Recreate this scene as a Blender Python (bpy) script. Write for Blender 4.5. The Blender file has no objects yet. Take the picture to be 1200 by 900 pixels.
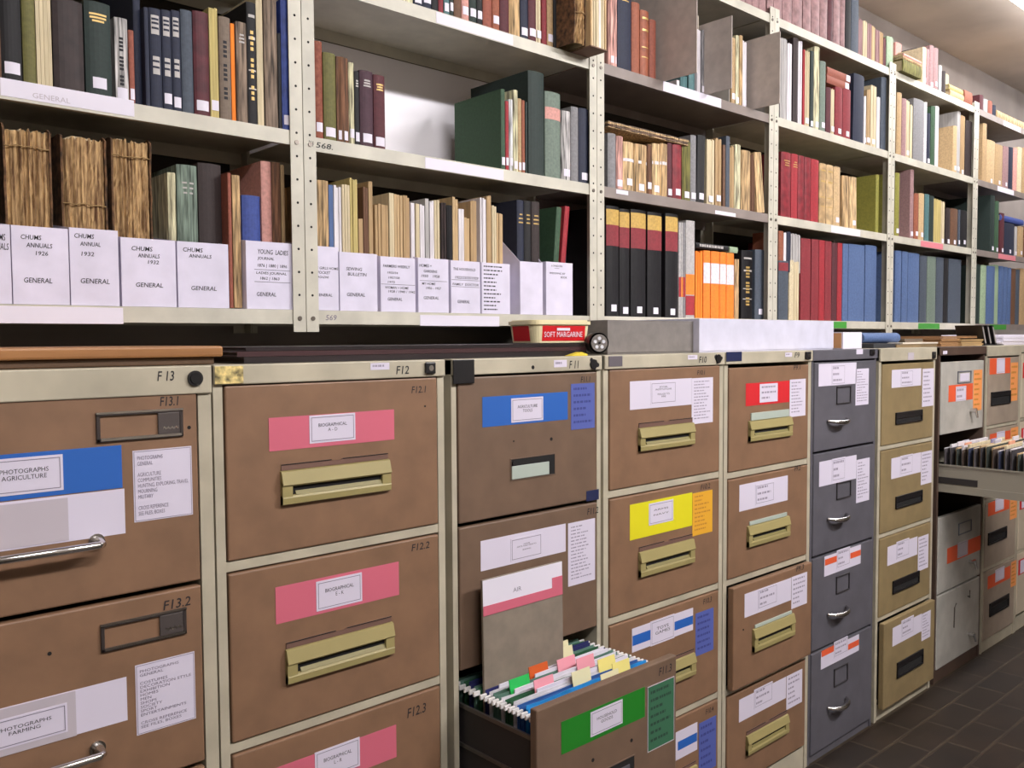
import bpy, bmesh, math, random
from math import sin, cos, pi, radians
random.seed(7)
SC = bpy.context.scene
COL = SC.collection

# ------------------------------------------------------------------ camera
CX, CY, CZ = -0.27988, -1.39141, 1.35837
YAW, PITCH, ROLL, F = 0.74284, 0.0499952, -0.0061015, 1036.4556
from mathutils import Matrix, Vector
_r = Vector((cos(YAW), -sin(YAW), 0)); _f = Vector((sin(YAW), cos(YAW), 0)); _u = Vector((0, 0, 1))
_f2 = _f * cos(PITCH) - _u * sin(PITCH); _u2 = _u * cos(PITCH) + _f * sin(PITCH)
R3 = _r * cos(ROLL) + _u2 * sin(ROLL); U3 = _u2 * cos(ROLL) - _r * sin(ROLL)
cd = bpy.data.cameras.new('camera'); cam = bpy.data.objects.new('camera', cd); COL.objects.link(cam)
cd.sensor_width = 36; cd.lens = 36 * F / 1200; cd.clip_start = 0.05
m = Matrix((R3, U3, -_f2)).transposed().to_4x4(); m.translation = Vector((CX, CY, CZ)); cam.matrix_world = m
SC.camera = cam
C0 = Vector((CX, CY, CZ))

# ------------------------------------------------------------------ exposure, world
SC.view_settings.view_transform = 'Standard'; SC.view_settings.look = 'None'
SC.view_settings.exposure = 0.2; SC.view_settings.gamma = 1; SC.view_settings.use_curve_mapping = False
w = bpy.data.worlds.new('world'); SC.world = w; w.use_nodes = True
w.node_tree.nodes['Background'].inputs[0].default_value = (0.9, 0.92, 1, 1)
w.node_tree.nodes['Background'].inputs[1].default_value = 0.05
# ceiling fluorescent fittings: (x centre, y centre, length, power)
LAMPS = [(5.15, -0.03, 3.3, 9.5, 0), (2.7, -2.1, 1.6, 20, 56), (0.2, -2.2, 1.5, 8, 30)]
LAMP_COL = (1.0, 0.98, 0.995)
CEIL = 2.93

# ------------------------------------------------------------------ pixel -> place helpers
def ray(u, v): return _f2 + R3 * ((u - 600) / F) - U3 * ((v - 450) / F)
def ony(u, v, y):
    q = ray(u, v); return C0 + q * ((y - CY) / q.y)
def onx(u, v, x):
    q = ray(u, v); return C0 + q * ((x - CX) / q.x)
def onz(u, v, z):
    q = ray(u, v); return C0 + q * ((z - CZ) / q.z)

# ------------------------------------------------------------------ materials
def lin(c):
    return tuple(((x / 255) / 12.92 if x / 255 <= 0.04045 else ((x / 255 + 0.055) / 1.055) ** 2.4) for x in c)
_M = {}
def mat(name, c, rough=0.6, kind='plain', metal=0.0, amt=0.12, scale=60, spec=0.5, emit=0, c2=None):
    key = (name, c, rough, kind, metal, amt, scale, c2)
    if key in _M: return _M[key]
    M = bpy.data.materials.new(name); M.use_nodes = True
    nt = M.node_tree; B = nt.nodes['Principled BSDF']; L = nt.links
    col = (*lin(c), 1)
    B.inputs['Base Color'].default_value = col; B.inputs['Roughness'].default_value = rough
    B.inputs['Metallic'].default_value = metal
    B.inputs['Specular IOR Level'].default_value = spec
    if emit:
        B.inputs['Emission Color'].default_value = (*LAMP_COL, 1); B.inputs['Emission Strength'].default_value = emit
    if kind != 'plain':
        tc = nt.nodes.new('ShaderNodeTexCoord'); mp = nt.nodes.new('ShaderNodeMapping'); L.new(tc.outputs['Object'], mp.inputs[0])
        nz = nt.nodes.new('ShaderNodeTexNoise'); L.new(mp.outputs[0], nz.inputs[0])
        nz.inputs['Scale'].default_value = scale; nz.inputs['Detail'].default_value = 4
        if kind == 'streak': mp.inputs['Scale'].default_value = (1, 1, 0.08)
        if kind == 'pages': mp.inputs['Scale'].default_value = (1, 0.06, 0.03)
        if kind == 'brush': mp.inputs['Scale'].default_value = (0.05, 1, 1)
        oi = nt.nodes.new('ShaderNodeObjectInfo')
        ad = nt.nodes.new('ShaderNodeVectorMath'); ad.operation = 'ADD'
        L.new(mp.outputs[0], ad.inputs[0]); mu = nt.nodes.new('ShaderNodeMath'); mu.operation = 'MULTIPLY'; mu.inputs[1].default_value = 9
        L.new(oi.outputs['Random'], mu.inputs[0]); L.new(mu.outputs[0], ad.inputs[1]); L.new(ad.outputs[0], nz.inputs[0])
        rp = nt.nodes.new('ShaderNodeMapRange'); rp.inputs[1].default_value = 0.3; rp.inputs[2].default_value = 0.7
        L.new(nz.outputs['Fac'], rp.inputs[0])
        mx = nt.nodes.new('ShaderNodeMix'); mx.data_type = 'RGBA'; L.new(rp.outputs[0], mx.inputs[0])
        d = c2 if c2 else tuple(max(0, x * (1 - amt * 1.3)) for x in c)
        e = c if c2 else tuple(min(255, x * (1 + amt * 0.7)) for x in c)
        mx.inputs[6].default_value = (*lin(d), 1); mx.inputs[7].default_value = (*lin(e), 1)
        L.new(mx.outputs[2], B.inputs['Base Color'])
        bp = nt.nodes.new('ShaderNodeBump'); bp.inputs['Strength'].default_value = 0.15; bp.inputs['Distance'].default_value = 0.001
        L.new(nz.outputs['Fac'], bp.inputs['Height']); L.new(bp.outputs[0], B.inputs['Normal'])
    _M[key] = M; return M

PAL = dict(black=(22, 20, 23), navy=(32, 37, 58), blue=(82, 104, 146), royal=(58, 76, 146), slate=(72, 80, 92), gold=(196, 160, 84),
    green=(56, 84, 60), darkgreen=(34, 48, 44), palegreen=(150, 170, 140), olive=(104, 100, 52), chartreuse=(136, 132, 56), teal=(76, 112, 114),
    maroon=(84, 34, 42), red=(158, 38, 48), crimson=(132, 42, 50), brick=(146, 80, 62), orange=(236, 128, 36), rust=(148, 84, 60),
    brown=(104, 72, 52), darkbrown=(50, 38, 37), greybrown=(120, 104, 90), grey=(130, 128, 130), palegrey=(176, 172, 170), white=(222, 216, 220),
    cream=(208, 192, 158), tan=(178, 148, 108), buff=(196, 166, 124), yellow=(192, 174, 112), mauve=(152, 118, 118), pink=(206, 150, 140), purple=(70, 42, 54), greygreen=(110, 124, 112))
CN = dict(darkgreen='dark green', palegreen='pale green', darkbrown='dark brown', greybrown='grey-brown', palegrey='pale grey', greygreen='grey-green', royal='bright blue', purple='dark purple')
def cname(c): return CN.get(c, c)
PAPER = mat('white_paper', (226, 220, 232), 0.8)
CARD = mat('label_card', (214, 206, 222), 0.75)
GREYPAPER = mat('grey_paper', (188, 178, 186), 0.75)
INK = mat('ink', (28, 26, 32), 0.7)
LINEINK = mat('list_print', (150, 141, 158), 0.8)
PALEINK = mat('printed_ink', (124, 116, 132), 0.8)
PAGES = mat('page_edges', (196, 176, 142), 0.85, 'pages', amt=0.25, scale=420)
GOLD = mat('gold_blocking', (190, 158, 92), 0.45, metal=0.3)
SILVER = mat('silver_blocking', (178, 172, 168), 0.5)
CREAM_METAL = mat('cream_paint', (184, 175, 154), 0.45, 'noise', amt=0.07, scale=9)
SHELF_CREAM = mat('shelf_cream_paint', (198, 193, 178), 0.5, 'noise', amt=0.06, scale=12)
SHELF_GREY = mat('shelf_grey_paint', (138, 126, 120), 0.5, 'noise', amt=0.06, scale=12)
DARK = mat('gap_shade', (22, 20, 20), 0.9)  # near-black colour standing in for the shade inside holes, slots and gaps
CHROME = mat('chrome', (215, 212, 210), 0.18, metal=1.0)
BLACKP = mat('black_plastic', (24, 22, 24), 0.4)

# ------------------------------------------------------------------ mesh builder
_TXT = {}
def text_geo(s, align='CENTER', spacing=1.0, shear=0.0):
    k = (s, align, spacing, shear)
    if k in _TXT: return _TXT[k]
    cu = bpy.data.curves.new('t', 'FONT'); cu.body = s; cu.align_x = align; cu.size = 1; cu.space_line = spacing; cu.shear = shear
    if shear: cu.offset = .008
    cu.resolution_u = 2; cu.fill_mode = 'FRONT'
    o = bpy.data.objects.new('t', cu); me = bpy.data.meshes.new_from_object(o)
    vs = [v.co.copy() for v in me.vertices]; fs = [tuple(p.vertices) for p in me.polygons]
    bpy.data.objects.remove(o); bpy.data.curves.remove(cu); bpy.data.meshes.remove(me)
    xs = [v.x for v in vs]; ys = [v.y for v in vs]
    _TXT[k] = (vs, fs, min(xs), max(xs), min(ys), max(ys)); return _TXT[k]

class MB:
    def __init__(s): s.v = []; s.f = []; s.mi = []; s.mats = []; s.sm = []
    def mid(s, m):
        if m not in s.mats: s.mats.append(m)
        return s.mats.index(m)
    def add(s, vs, fs, m, smooth=False):
        b = len(s.v); s.v += [tuple(v) for v in vs]; i = s.mid(m)
        for f in fs: s.f.append(tuple(b + k for k in f)); s.mi.append(i); s.sm.append(smooth)
        return s
    def box(s, x0, y0, z0, x1, y1, z1, m, bev=0.0):
        if bev <= 0:
            vs = [(x0, y0, z0), (x1, y0, z0), (x1, y1, z0), (x0, y1, z0), (x0, y0, z1), (x1, y0, z1), (x1, y1, z1), (x0, y1, z1)]
            return s.add(vs, [(0, 3, 2, 1), (4, 5, 6, 7), (0, 1, 5, 4), (1, 2, 6, 5), (2, 3, 7, 6), (3, 0, 4, 7)], m)
        bm = bmesh.new(); bmesh.ops.create_cube(bm, size=1)
        for v in bm.verts: v.co = Vector(((x0 + x1) / 2 + v.co.x * (x1 - x0), (y0 + y1) / 2 + v.co.y * (y1 - y0), (z0 + z1) / 2 + v.co.z * (z1 - z0)))
        bmesh.ops.bevel(bm, geom=bm.edges[:], offset=min(bev, .45 * min(x1 - x0, y1 - y0, z1 - z0)), segments=2, affect='EDGES', profile=.5)
        bm.verts.index_update()
        s.add([v.co for v in bm.verts], [tuple(v.index for v in f.verts) for f in bm.faces], m); bm.free(); return s
    def prism(s, poly, a0, a1, m, axis='x', smooth=False):
        # poly in the other two axes: x->(y,z)  y->(x,z)  z->(x,y)
        def P(p, a): return {'x': (a, p[0], p[1]), 'y': (p[0], a, p[1]), 'z': (p[0], p[1], a)}[axis]
        n = len(poly); vs = [P(p, a0) for p in poly] + [P(p, a1) for p in poly]
        s.add(vs, [(i, (i + 1) % n, n + (i + 1) % n, n + i) for i in range(n)], m, smooth)
        bm = bmesh.new(); vv = [bm.verts.new(P(p, a0)) for p in poly]
        f = bm.faces.new(vv); f.normal_update(); r = bmesh.ops.triangulate(bm, faces=[f]); bm.verts.index_update()
        tr = [tuple(v.index for v in t.verts) for t in bm.faces]; bm.free()
        s.add(vs[:n], tr, m); s.add(vs[n:], [t[::-1] for t in tr], m); return s
    def tube(s, pts, r, m, n=10, cap=True):
        pts = [Vector(p) for p in pts]; vs = []; fs = []
        for i, p in enumerate(pts):
            d = (pts[min(i + 1, len(pts) - 1)] - pts[max(i - 1, 0)]).normalized()
            a = d.cross(Vector((0, 0, 1)) if abs(d.z) < .9 else Vector((1, 0, 0))).normalized(); b = d.cross(a)
            rr = r[i] if isinstance(r, (list, tuple)) else r
            for k in range(n): vs.append(p + (a * cos(2 * pi * k / n) + b * sin(2 * pi * k / n)) * rr)
        for i in range(len(pts) - 1):
            for k in range(n): fs.append((i * n + k, i * n + (k + 1) % n, (i + 1) * n + (k + 1) % n, (i + 1) * n + k))
        s.add(vs, fs, m, True)
        if cap: s.add(vs, [tuple(range(n)), tuple(range((len(pts) - 1) * n, len(pts) * n))], m)
        return s
    def disc(s, x, y, z, r, m, t=0.0006, n=14):   # faces -y
        return s.tube([(x, y + .0002, z), (x, y - t, z)], r, m, n)
    def text(s, body, x, y, z, w=None, h=None, m=INK, align='CENTER', spacing=1.0, shear=0.0, size=None):
        # centred at x,z on a plane facing -y; fit inside w x h
        vs, fs, a, b, c, d = text_geo(body, align, spacing, shear)
        k = size if size else min((w or 9) / max(b - a, 1e-6), (h or 9) / max(d - c, 1e-6))
        kx = k
        if w and h and not size: kx = w / (b - a); k = h / (d - c)
        return s.add([(x + (v.x - (a + b) / 2) * kx, y, z + (v.y - (c + d) / 2) * k) for v in vs], fs, m)
    def lines(s, x0, x1, z0, z1, y, n, m=PALEINK, seed=0, fill=.34):
        r = random.Random(seed); dz = (z1 - z0) / n
        for i in range(n):
            zt = z1 - dz * (i + .25); hh = dz * fill; x = x0; xe = x0 + (x1 - x0) * r.uniform(.4, 1)
            while x < xe:
                wv = (x1 - x0) * r.uniform(.05, .16)
                s.add([(x, y, zt - hh), (min(x + wv, xe), y, zt - hh), (min(x + wv, xe), y, zt), (x, y, zt)], [(0, 1, 2, 3)], m); x += wv * 1.35
        return s
    def build(s, name, parent=None, loc=None):
        me = bpy.data.meshes.new(name); me.from_pydata(s.v, [], s.f)
        for M in s.mats: me.materials.append(M)
        me.polygons.foreach_set('material_index', s.mi); me.polygons.foreach_set('use_smooth', s.sm); me.update()
        o = bpy.data.objects.new(name, me); COL.objects.link(o)
        if parent: o.parent = parent
        if loc: o.location = loc
        return o

LABELS = {}
def tag(o, label, cat, group=None):
    o['label'] = label; o['category'] = cat
    if group: o['group'] = group
    return o
def thing(name, label, cat, loc=(0, 0, 0), group=None, rot=None):
    o = bpy.data.objects.new(name, None); COL.objects.link(o); o.empty_display_size = .05
    o.location = loc
    if rot: o.rotation_euler = rot
    return tag(o, label, cat, group)
def struct(name, mb):
    o = mb.build(name); o['kind'] = 'structure'; return o

# ------------------------------------------------------------------ room
RX0, RX1, RY0, RY1 = -2.2, 9.5, -3.2, 0.64
def tile_mat():
    M = bpy.data.materials.new('quarry_tiles'); M.use_nodes = True; nt = M.node_tree; B = nt.nodes['Principled BSDF']; L = nt.links
    tc = nt.nodes.new('ShaderNodeTexCoord'); br = nt.nodes.new('ShaderNodeTexBrick'); mp = nt.nodes.new('ShaderNodeMapping')
    L.new(tc.outputs['Object'], mp.inputs[0]); L.new(mp.outputs[0], br.inputs[0])
    br.inputs['Scale'].default_value = 1; br.inputs['Brick Width'].default_value = .23; br.inputs['Row Height'].default_value = .115
    br.inputs['Mortar Size'].default_value = .006; br.inputs['Mortar Smooth'].default_value = .3
    br.inputs['Color1'].default_value = (*lin((48, 36, 26)), 1); br.inputs['Color2'].default_value = (*lin((38, 29, 22)), 1); br.inputs['Mortar'].default_value = (*lin((66, 55, 42)), 1)
    nz = nt.nodes.new('ShaderNodeTexNoise'); nz.inputs['Scale'].default_value = 7; nz.inputs['Detail'].default_value = 6; L.new(tc.outputs['Object'], nz.inputs[0])
    mx = nt.nodes.new('ShaderNodeMix'); mx.data_type = 'RGBA'; mx.blend_type = 'MULTIPLY'; mx.inputs[0].default_value = .8
    rp = nt.nodes.new('ShaderNodeValToRGB'); rp.color_ramp.elements[0].position = .3; rp.color_ramp.elements[0].color = (.45, .42, .4, 1); rp.color_ramp.elements[1].position = .7; rp.color_ramp.elements[1].color = (1.1, 1.05, 1, 1)
    L.new(nz.outputs['Fac'], rp.inputs[0]); L.new(br.outputs['Color'], mx.inputs[6]); L.new(rp.outputs[0], mx.inputs[7]); L.new(mx.outputs[2], B.inputs['Base Color'])
    B.inputs['Roughness'].default_value = .5
    bp = nt.nodes.new('ShaderNodeBump'); bp.inputs['Strength'].default_value = .5; bp.inputs['Distance'].default_value = .003; bp.invert = True
    L.new(br.outputs['Fac'], bp.inputs['Height']); L.new(bp.outputs[0], B.inputs['Normal'])
    return M
struct('floor', MB().box(RX0, RY0, -.1, RX1, RY1, 0, tile_mat()))
CEILM = mat('ceiling_paint', (214, 202, 190), .9, 'noise', amt=.05, scale=3)
struct('ceiling', MB().box(RX0, RY0, CEIL, RX1, RY1, CEIL + .1, CEILM))
WALLM = mat('wall_paint_pale', (158, 148, 142), .9, 'noise', amt=.06, scale=4)
ROOMW = mat('wall_paint', (176, 168, 156), .9, 'noise', amt=.06, scale=4)
struct('wall_back', MB().box(RX0, RY1, 0, RX1, RY1 + .1, CEIL, WALLM))
struct('wall_front', MB().box(RX0, RY0 - .1, 0, RX1, RY0, CEIL, ROOMW))
struct('wall_left', MB().box(RX0 - .1, RY0, 0, RX0, RY1, CEIL, ROOMW))
struct('wall_right', MB().box(RX1, RY0, 0, RX1 + .1, RY1, CEIL, ROOMW))

LAMPM = mat('lamp_diffuser', (245, 245, 245), .5, emit=11)
for i, (lx, ly, ln, pw, ps) in enumerate(LAMPS):
    t = thing('ceiling_light', ['long white fluorescent ceiling light over the far end of the shelves', 'white fluorescent ceiling light across the aisle on the right', 'white fluorescent ceiling light across the aisle on the left'][i], 'light', (lx, ly, CEIL))
    MB().box(-ln / 2, -.12, -.03, ln / 2, .12, -.0005, mat('lamp_housing', (230, 230, 228), .5), .004).build('housing', t)
    MB().box(-ln / 2 + .01, -.1, -.07, ln / 2 - .01, .1, -.0302, LAMPM, .008).build('diffuser', t)
    la = bpy.data.lights.new('lamp', 'AREA'); la.shape = 'RECTANGLE'; la.size = ln; la.size_y = .2; la.energy = pw; la.color = LAMP_COL
    lo = bpy.data.objects.new('lamp', la); COL.objects.link(lo); lo.parent = t; lo.location = (0, 0, -.074)
    if ps:      # the tube shines sideways too
        la = bpy.data.lights.new('lamp', 'AREA'); la.shape = 'RECTANGLE'; la.size = ln; la.size_y = .06; la.energy = ps; la.color = LAMP_COL
        lo = bpy.data.objects.new('lamp', la); COL.objects.link(lo); lo.parent = t; lo.location = (0, .125, -.05); lo.rotation_euler = (radians(78), 0, 0)

# ------------------------------------------------------------------ filing cabinets
CT = 1.32
BROWN_F = mat('brown_drawer_paint', (133, 101, 77), .5, 'noise', amt=.05, scale=16)
DKBROWN_F = mat('dull_brown_drawer_paint', (114, 91, 74), .5, 'noise', amt=.05, scale=16)
TAN_F = mat('tan_drawer_paint', (140, 121, 86), .5, 'noise', amt=.05, scale=16)
GREY_F = mat('grey_cabinet_paint', (93, 91, 98), .45, 'noise', amt=.06, scale=14)
PALE_F = mat('pale_grey_paint', (176, 172, 164), .45, 'noise', amt=.06, scale=14)
CHOC = mat('chocolate_paint', (84, 66, 56), .5, 'noise', amt=.06, scale=14)
BEIGE_F = mat('beige_drawer_paint', (160, 144, 128), .5, 'noise', amt=.05, scale=14)
OLIVEP = mat('olive_cream_plastic', (156, 143, 94), .45)
BROWNPL = mat('brown_plastic', (116, 88, 78), .4)
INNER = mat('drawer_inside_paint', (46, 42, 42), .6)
LABC = dict(white=CARD, pink=mat('pink_card', (204, 100, 120), .7), blue=mat('blue_card', (34, 94, 178), .6), violet=mat('violet_card', (80, 92, 164), .7),
    green=mat('green_card', (24, 122, 26), .6), dkgreen=mat('dark_green_card', (52, 104, 74), .7), yellow=mat('yellow_card', (222, 212, 24), .6), gold=mat('amber_card', (226, 166, 44), .6),
    red=mat('red_card', (206, 32, 40), .6), orange=mat('orange_card', (226, 92, 52), .6), peach=mat('apricot_card', (240, 156, 88), .6), grey=GREYPAPER, clear=mat('clear_plastic_label', (176, 186, 176), .3), navyl=mat('navy_plate', (40, 46, 80), .35), greyl=mat('grey_plate', (104, 98, 104), .35))

def rect(uL, uR, vt, vb, y):   # left px, right px, top & bottom px measured at the right edge
    a = ony(uR, vt, y); b = ony(uR, vb, y); v = vt
    for _ in range(6):        # walk to the left edge at the same height
        x = ony(uL, v, y)
        v += (x.z - a.z) * 300
    return x.x, a.x, b.z, a.z

class Cab:
    def __init__(s, label, uL, uR, xl=None, xr=None, trim=CREAM_METAL, front=BROWN_F, post=.017, top_h=.033, divs=None, y0=0.0, plinth=.07, rail=.014, name='filing_cabinet', carcass=None, full_front=False, strip_out=.006, open_i=(), outs=None, topcol=None):
        s.xl = xl if xl is not None else ony(uL, 411, y0).x + .0012
        s.xr = xr if xr is not None else ony(uR, 411, y0).x - .0012
        s.y0 = y0; s.front = front; s.trim = trim; s.post = post
        s.root = thing(name, label, 'filing cabinet', ((s.xl + s.xr) / 2, y0, 0)); s.ox = (s.xl + s.xr) / 2
        cm = carcass or trim; D = .6; hw = (s.xr - s.xl) / 2; s.hw = hw
        b = MB()
        b.box(-hw, 0, plinth * .2 if False else 0, -hw + post, D, CT - .002, cm); b.box(hw - post, 0, 0, hw, D, CT - .002, cm)
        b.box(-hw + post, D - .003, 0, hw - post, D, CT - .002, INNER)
        b.box(-hw + post, .004, 0, hw - post, .03, plinth, cm)
        b.box(-hw + post, .03, CT - .03, hw - post, D - .003, CT - .028, cm)
        b.build('carcass', s.root)
        t = MB().box(-hw, -strip_out, CT - top_h, hw, D, CT, topcol or trim, .002); s.strip = t.build('top_rail', s.root)
        s.zs = divs; s.draws = []
        for i in range(len(divs) - 1):
            zt, zb = divs[i], divs[i + 1]
            rr = rail if i > 0 else 0.002
            a, c = zb + .003, zt - rr - .0015
            yo = (outs or {}).get(i, 0)
            d = MB()
            xw = hw - (0.002 if full_front else post + .003)
            if rail > .006 and i > 0: MB().box(-hw + post, .001, zt - rr + .0015, hw - post, .02, zt + .0015, trim, .001).build('cross_rail', s.root)
            if i in open_i:
                s.draws.append(None); continue
            d.box(-xw, -.003 - yo - (.012 if full_front else 0), a, xw, .016 - yo, c, front, .003)
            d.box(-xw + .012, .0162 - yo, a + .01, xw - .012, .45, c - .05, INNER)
            s.draws.append((d.build('drawer', s.root), yo))
        s.yf = lambda i: y0 - .003 - (outs or {}).get(i, 0) - (.012 if full_front else 0)
    def r(s, i, uL, uR, vt, vb):
        y = s.yf(i) if i >= 0 else s.y0 - .006
        x0, x1, z0, z1 = rect(uL, uR, vt, vb, y); return x0 - s.ox, x1 - s.ox, z0, z1, y - s.y0
    def par(s, i): return s.draws[i][0] if i >= 0 else s.strip
    def card(s, i, R, col='white', text=None, border=False, nlines=0, lift=1, name=None, label=None, clip=True, tw=.62, th=.3):
        x0, x1, z0, z1, y = s.r(i, *R)
        if clip: x0 = max(x0, -s.hw + .003)
        b = MB(); yy = y - .0007 * lift
        b.box(x0, yy, z0, x1, y - .0001, z1, LABC[col])
        w, h = x1 - x0, z1 - z0; f = yy - .0003
        if border:
            e = min(w, h) * .07; tt = .0011
            for q in ((x0 + e, z0 + e, x1 - e, z0 + e + tt), (x0 + e, z1 - e - tt, x1 - e, z1 - e), (x0 + e, z0 + e, x0 + e + tt, z1 - e), (x1 - e - tt, z0 + e, x1 - e, z1 - e)):
                b.add([(q[0], f, q[1]), (q[2], f, q[1]), (q[2], f, q[3]), (q[0], f, q[3])], [(0, 1, 2, 3)], PALEINK)
        if text: b.text(text, (x0 + x1) / 2, f, (z0 + z1) / 2 + h * .05, w * tw, h * th, INK if border else PALEINK)
        if nlines: b.lines(x0 + w * .1, x1 - w * .08, z0 + h * .08, z1 - h * .05, f, nlines, LINEINK if col == 'white' else mat('violet_print', (58, 66, 130), .8) if col == 'violet' else mat('label_print', (190, 128, 50), .8) if col in ('gold', 'peach') else mat('green_print', (36, 66, 52), .8), seed=int(R[0] + R[2]))
        o = b.build(name or ('label_card' if (text or border or nlines) else 'label_strip'), s.par(i))
        if label: o['label'] = label
        return o
    def band(s, i, R, col):
        x0, x1, z0, z1, y = s.r(i, *R); MB().box(x0, y - .0011, z0, x1, y - .0008, z1, LABC[col]).build('label_stripe', s.par(i))
    def ink(s, i, R, body):
        x0, x1, z0, z1, y = s.r(i, *R)
        MB().text(body, (x0 + x1) / 2, y - .0005, (z0 + z1) / 2, x1 - x0, z1 - z0, INK, shear=.15).build('handwriting', s.par(i))
    def lock(s, R, kind='round', i=-1):
        x0, x1, z0, z1, y = s.r(i, *R); cx, cz, rr = (x0 + x1) / 2, (z0 + z1) / 2, min(x1 - x0, z1 - z0) / 2
        b = MB()
        if kind == 'round':
            b.tube([(cx, y, cz), (cx, y - .004, cz)], rr, BLACKP, 18); b.tube([(cx, y - .004, cz), (cx, y - .0055, cz)], rr * .72, DARK, 18)
        elif kind == 'splat':
            b.tube([(cx, y, cz), (cx, y - .004, cz)], rr * .9, BLACKP, 9); r = random.Random(int(R[0]))
            for k in range(7):
                a = r.uniform(0, 6.28); d = rr * r.uniform(.7, 1.3); b.disc(cx + cos(a) * d, y, cz + sin(a) * d * .7, rr * r.uniform(.2, .45), INK, .0008, 7)
        else:
            b.box(x0, y - .006, z0, x1, y, z1, BLACKP, .003); b.disc(cx, y - .006, cz, rr * .5, CHROME, .001, 10)
        b.build('lock', s.par(i))
    def plate(s, R, col='greyl', i=-1):
        x0, x1, z0, z1, y = s.r(i, *R); MB().box(x0, y - .0015, z0, x1, y, z1, LABC[col], .0005).build('name_plate', s.par(i))
    def hole(s, i, u, v, r=.004):
        y = s.yf(i) if i >= 0 else s.y0 - .006; p = ony(u, v, y)
        MB().disc(p.x - s.ox, y - s.y0, p.z, r, DARK, .0005, 10).build('screw_hole', s.par(i))  # flat dark disc painted for the shaded hole
    def bezel(s, i, R, top='plate', ptop=None):      # olive plastic hooded pull
        x0, x1, z0, z1, y = s.r(i, *R); h = z1 - z0; w = x1 - x0; b = MB()
        zh = z1 - h * .40
        b.prism([(y, z1), (y - .006, z1 - .002), (y - .012, zh), (y - .009, zh - .003), (y, zh + .004)], x0, x1, OLIVEP)
        b.prism([(y, z0), (y - .009, z0 + .003), (y - .010, z0 + h * .22), (y - .008, z0 + h * .28), (y, z0 + h * .30)], x0, x1, OLIVEP)
        for a, c in ((x0, x0 + w * .085), (x1 - w * .085, x1)):
            b.prism([(y, z0 + .001), (y - .009, z0 + .003), (y - .009, zh + .002), (y, zh + .006)], a, c, OLIVEP)
        o = b.build('handle', s.par(i))
        MB().box(x0 + w * .085, y - .003, z0 + h * .3, x1 - w * .085, y - .0005, zh + .004, DARK).prism([(y - .003, z0 + h * .3), (y - .0075, z0 + h * .29), (y - .0035, z0 + h * .40), (y - .003, z0 + h * .40)], x0 + w * .12, x1 - w * .085, mat('olive_cream_shaded', (128, 118, 70), .5)).build('recess_shade', s.par(i))  # slot shade put into the colour: near-black back, darker copy of the olive
        ph = ptop if ptop else h * .3; c = BROWNPL if top == 'plate' else LABC['clear']
        p = MB(); mx_ = (x0 + x1) / 2
        if top == 'plate':
            p.prism([(x0 + .002, z1 + .0005), (x1 - .002, z1 + .0005), (x1 - .002, z1 + ph), (mx_ + .012, z1 + ph), (mx_ + .008, z1 + ph * .75), (mx_ - .008, z1 + ph * .75), (mx_ - .012, z1 + ph), (x0 + .002, z1 + ph)], y - .002, y - .0001, c, 'y')
            p.box(x0 + .002, y - .0028, z1 + ph - .0014, mx_ - .012, y - .002, z1 + ph, DARK); p.box(mx_ + .012, y - .0028, z1 + ph - .0014, x1 - .002, y - .002, z1 + ph, DARK)
        else: p.box(x0 + w * .05, y - .004, z1 + .0005, x1 - w * .05, y - .0001, z1 + ph, c, .001)
        p.build('label_holder', s.par(i))
    def pull(s, i, R):            # black recessed pull
        x0, x1, z0, z1, y = s.r(i, *R); b = MB(); e = .006
        for q in ((x0, z0, x1, z0 + e), (x0, z1 - e, x1, z1), (x0, z0, x0 + e, z1), (x1 - e, z0, x1, z1)): b.box(q[0], y - .006, q[1], q[2], y, q[3], BLACKP, .002)
        b.prism([(y - .001, z1 - e), (y - .005, z1 - e), (y - .005, z1 - .02), (y - .001, z1 - .025)], x0 + e, x1 - e, BLACKP)
        b.box(x0 + e, y - .001, z0 + e, x1 - e, y, z1 - e, DARK); b.build('handle', s.par(i))
    def frame(s, i, R, m=None, plate_u=None):  # card-holder frame
        x0, x1, z0, z1, y = s.r(i, *R); b = MB(); e = (z1 - z0) * .13 if plate_u else .004; m = m or mat('steel_frame', (86, 78, 76), .35, metal=.6)
        for q in ((x0, z0, x1, z0 + e), (x0, z1 - e, x1, z1), (x0, z0, x0 + e, z1), (x1 - e, z0, x1, z1)): b.box(q[0], y - .004, q[1], q[2], y, q[3], m, .001)
        if plate_u:
            xp = ony(plate_u, R[2], y + s.y0).x - s.ox
            b.box(xp, y - .0035, z0 + e, x1 - e, y, z1 - e, mat('holder_plate', (92, 84, 82), .4, metal=.4), .0008)
            b.box(x0 + e, y - .0045, z0 + e * .3, x1 - e * .5, y - .004, z0 + e, CHROME); b.box(x0, y - .0045, z1 - e * .5, x1, y - .004, z1, CHROME)
            w = x1 - xp; b.text('~~~~', xp + w * .5, y - .0038, z0 + (z1 - z0) * .34, w * .62, (z1 - z0) * .13, CHROME)
        b.build('card_holder', s.par(i))
    def bar(s, i, uL, uR, v):     # long chrome bar pull
        y = s.yf(i); p = ony(uR, v, y - .02); x1 = p.x - s.ox; x0 = max(ony(uL, v, y).x - s.ox, -s.hw + .05); y -= s.y0; z = p.z
        b = MB(); b.tube([(x0, y - .001, z), (x0, y - .026, z), (x0 + .006, y - .032, z), (x1 - .006, y - .032, z), (x1, y - .026, z), (x1, y - .001, z)], [.009, .006, .006, .006, .006, .009], CHROME, 12)
        b.tube([(x0, y, z), (x0, y - .003, z)], .012, CHROME, 14); b.tube([(x1, y, z), (x1, y - .003, z)], .012, CHROME, 14)
        b.build('handle', s.par(i))
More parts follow.
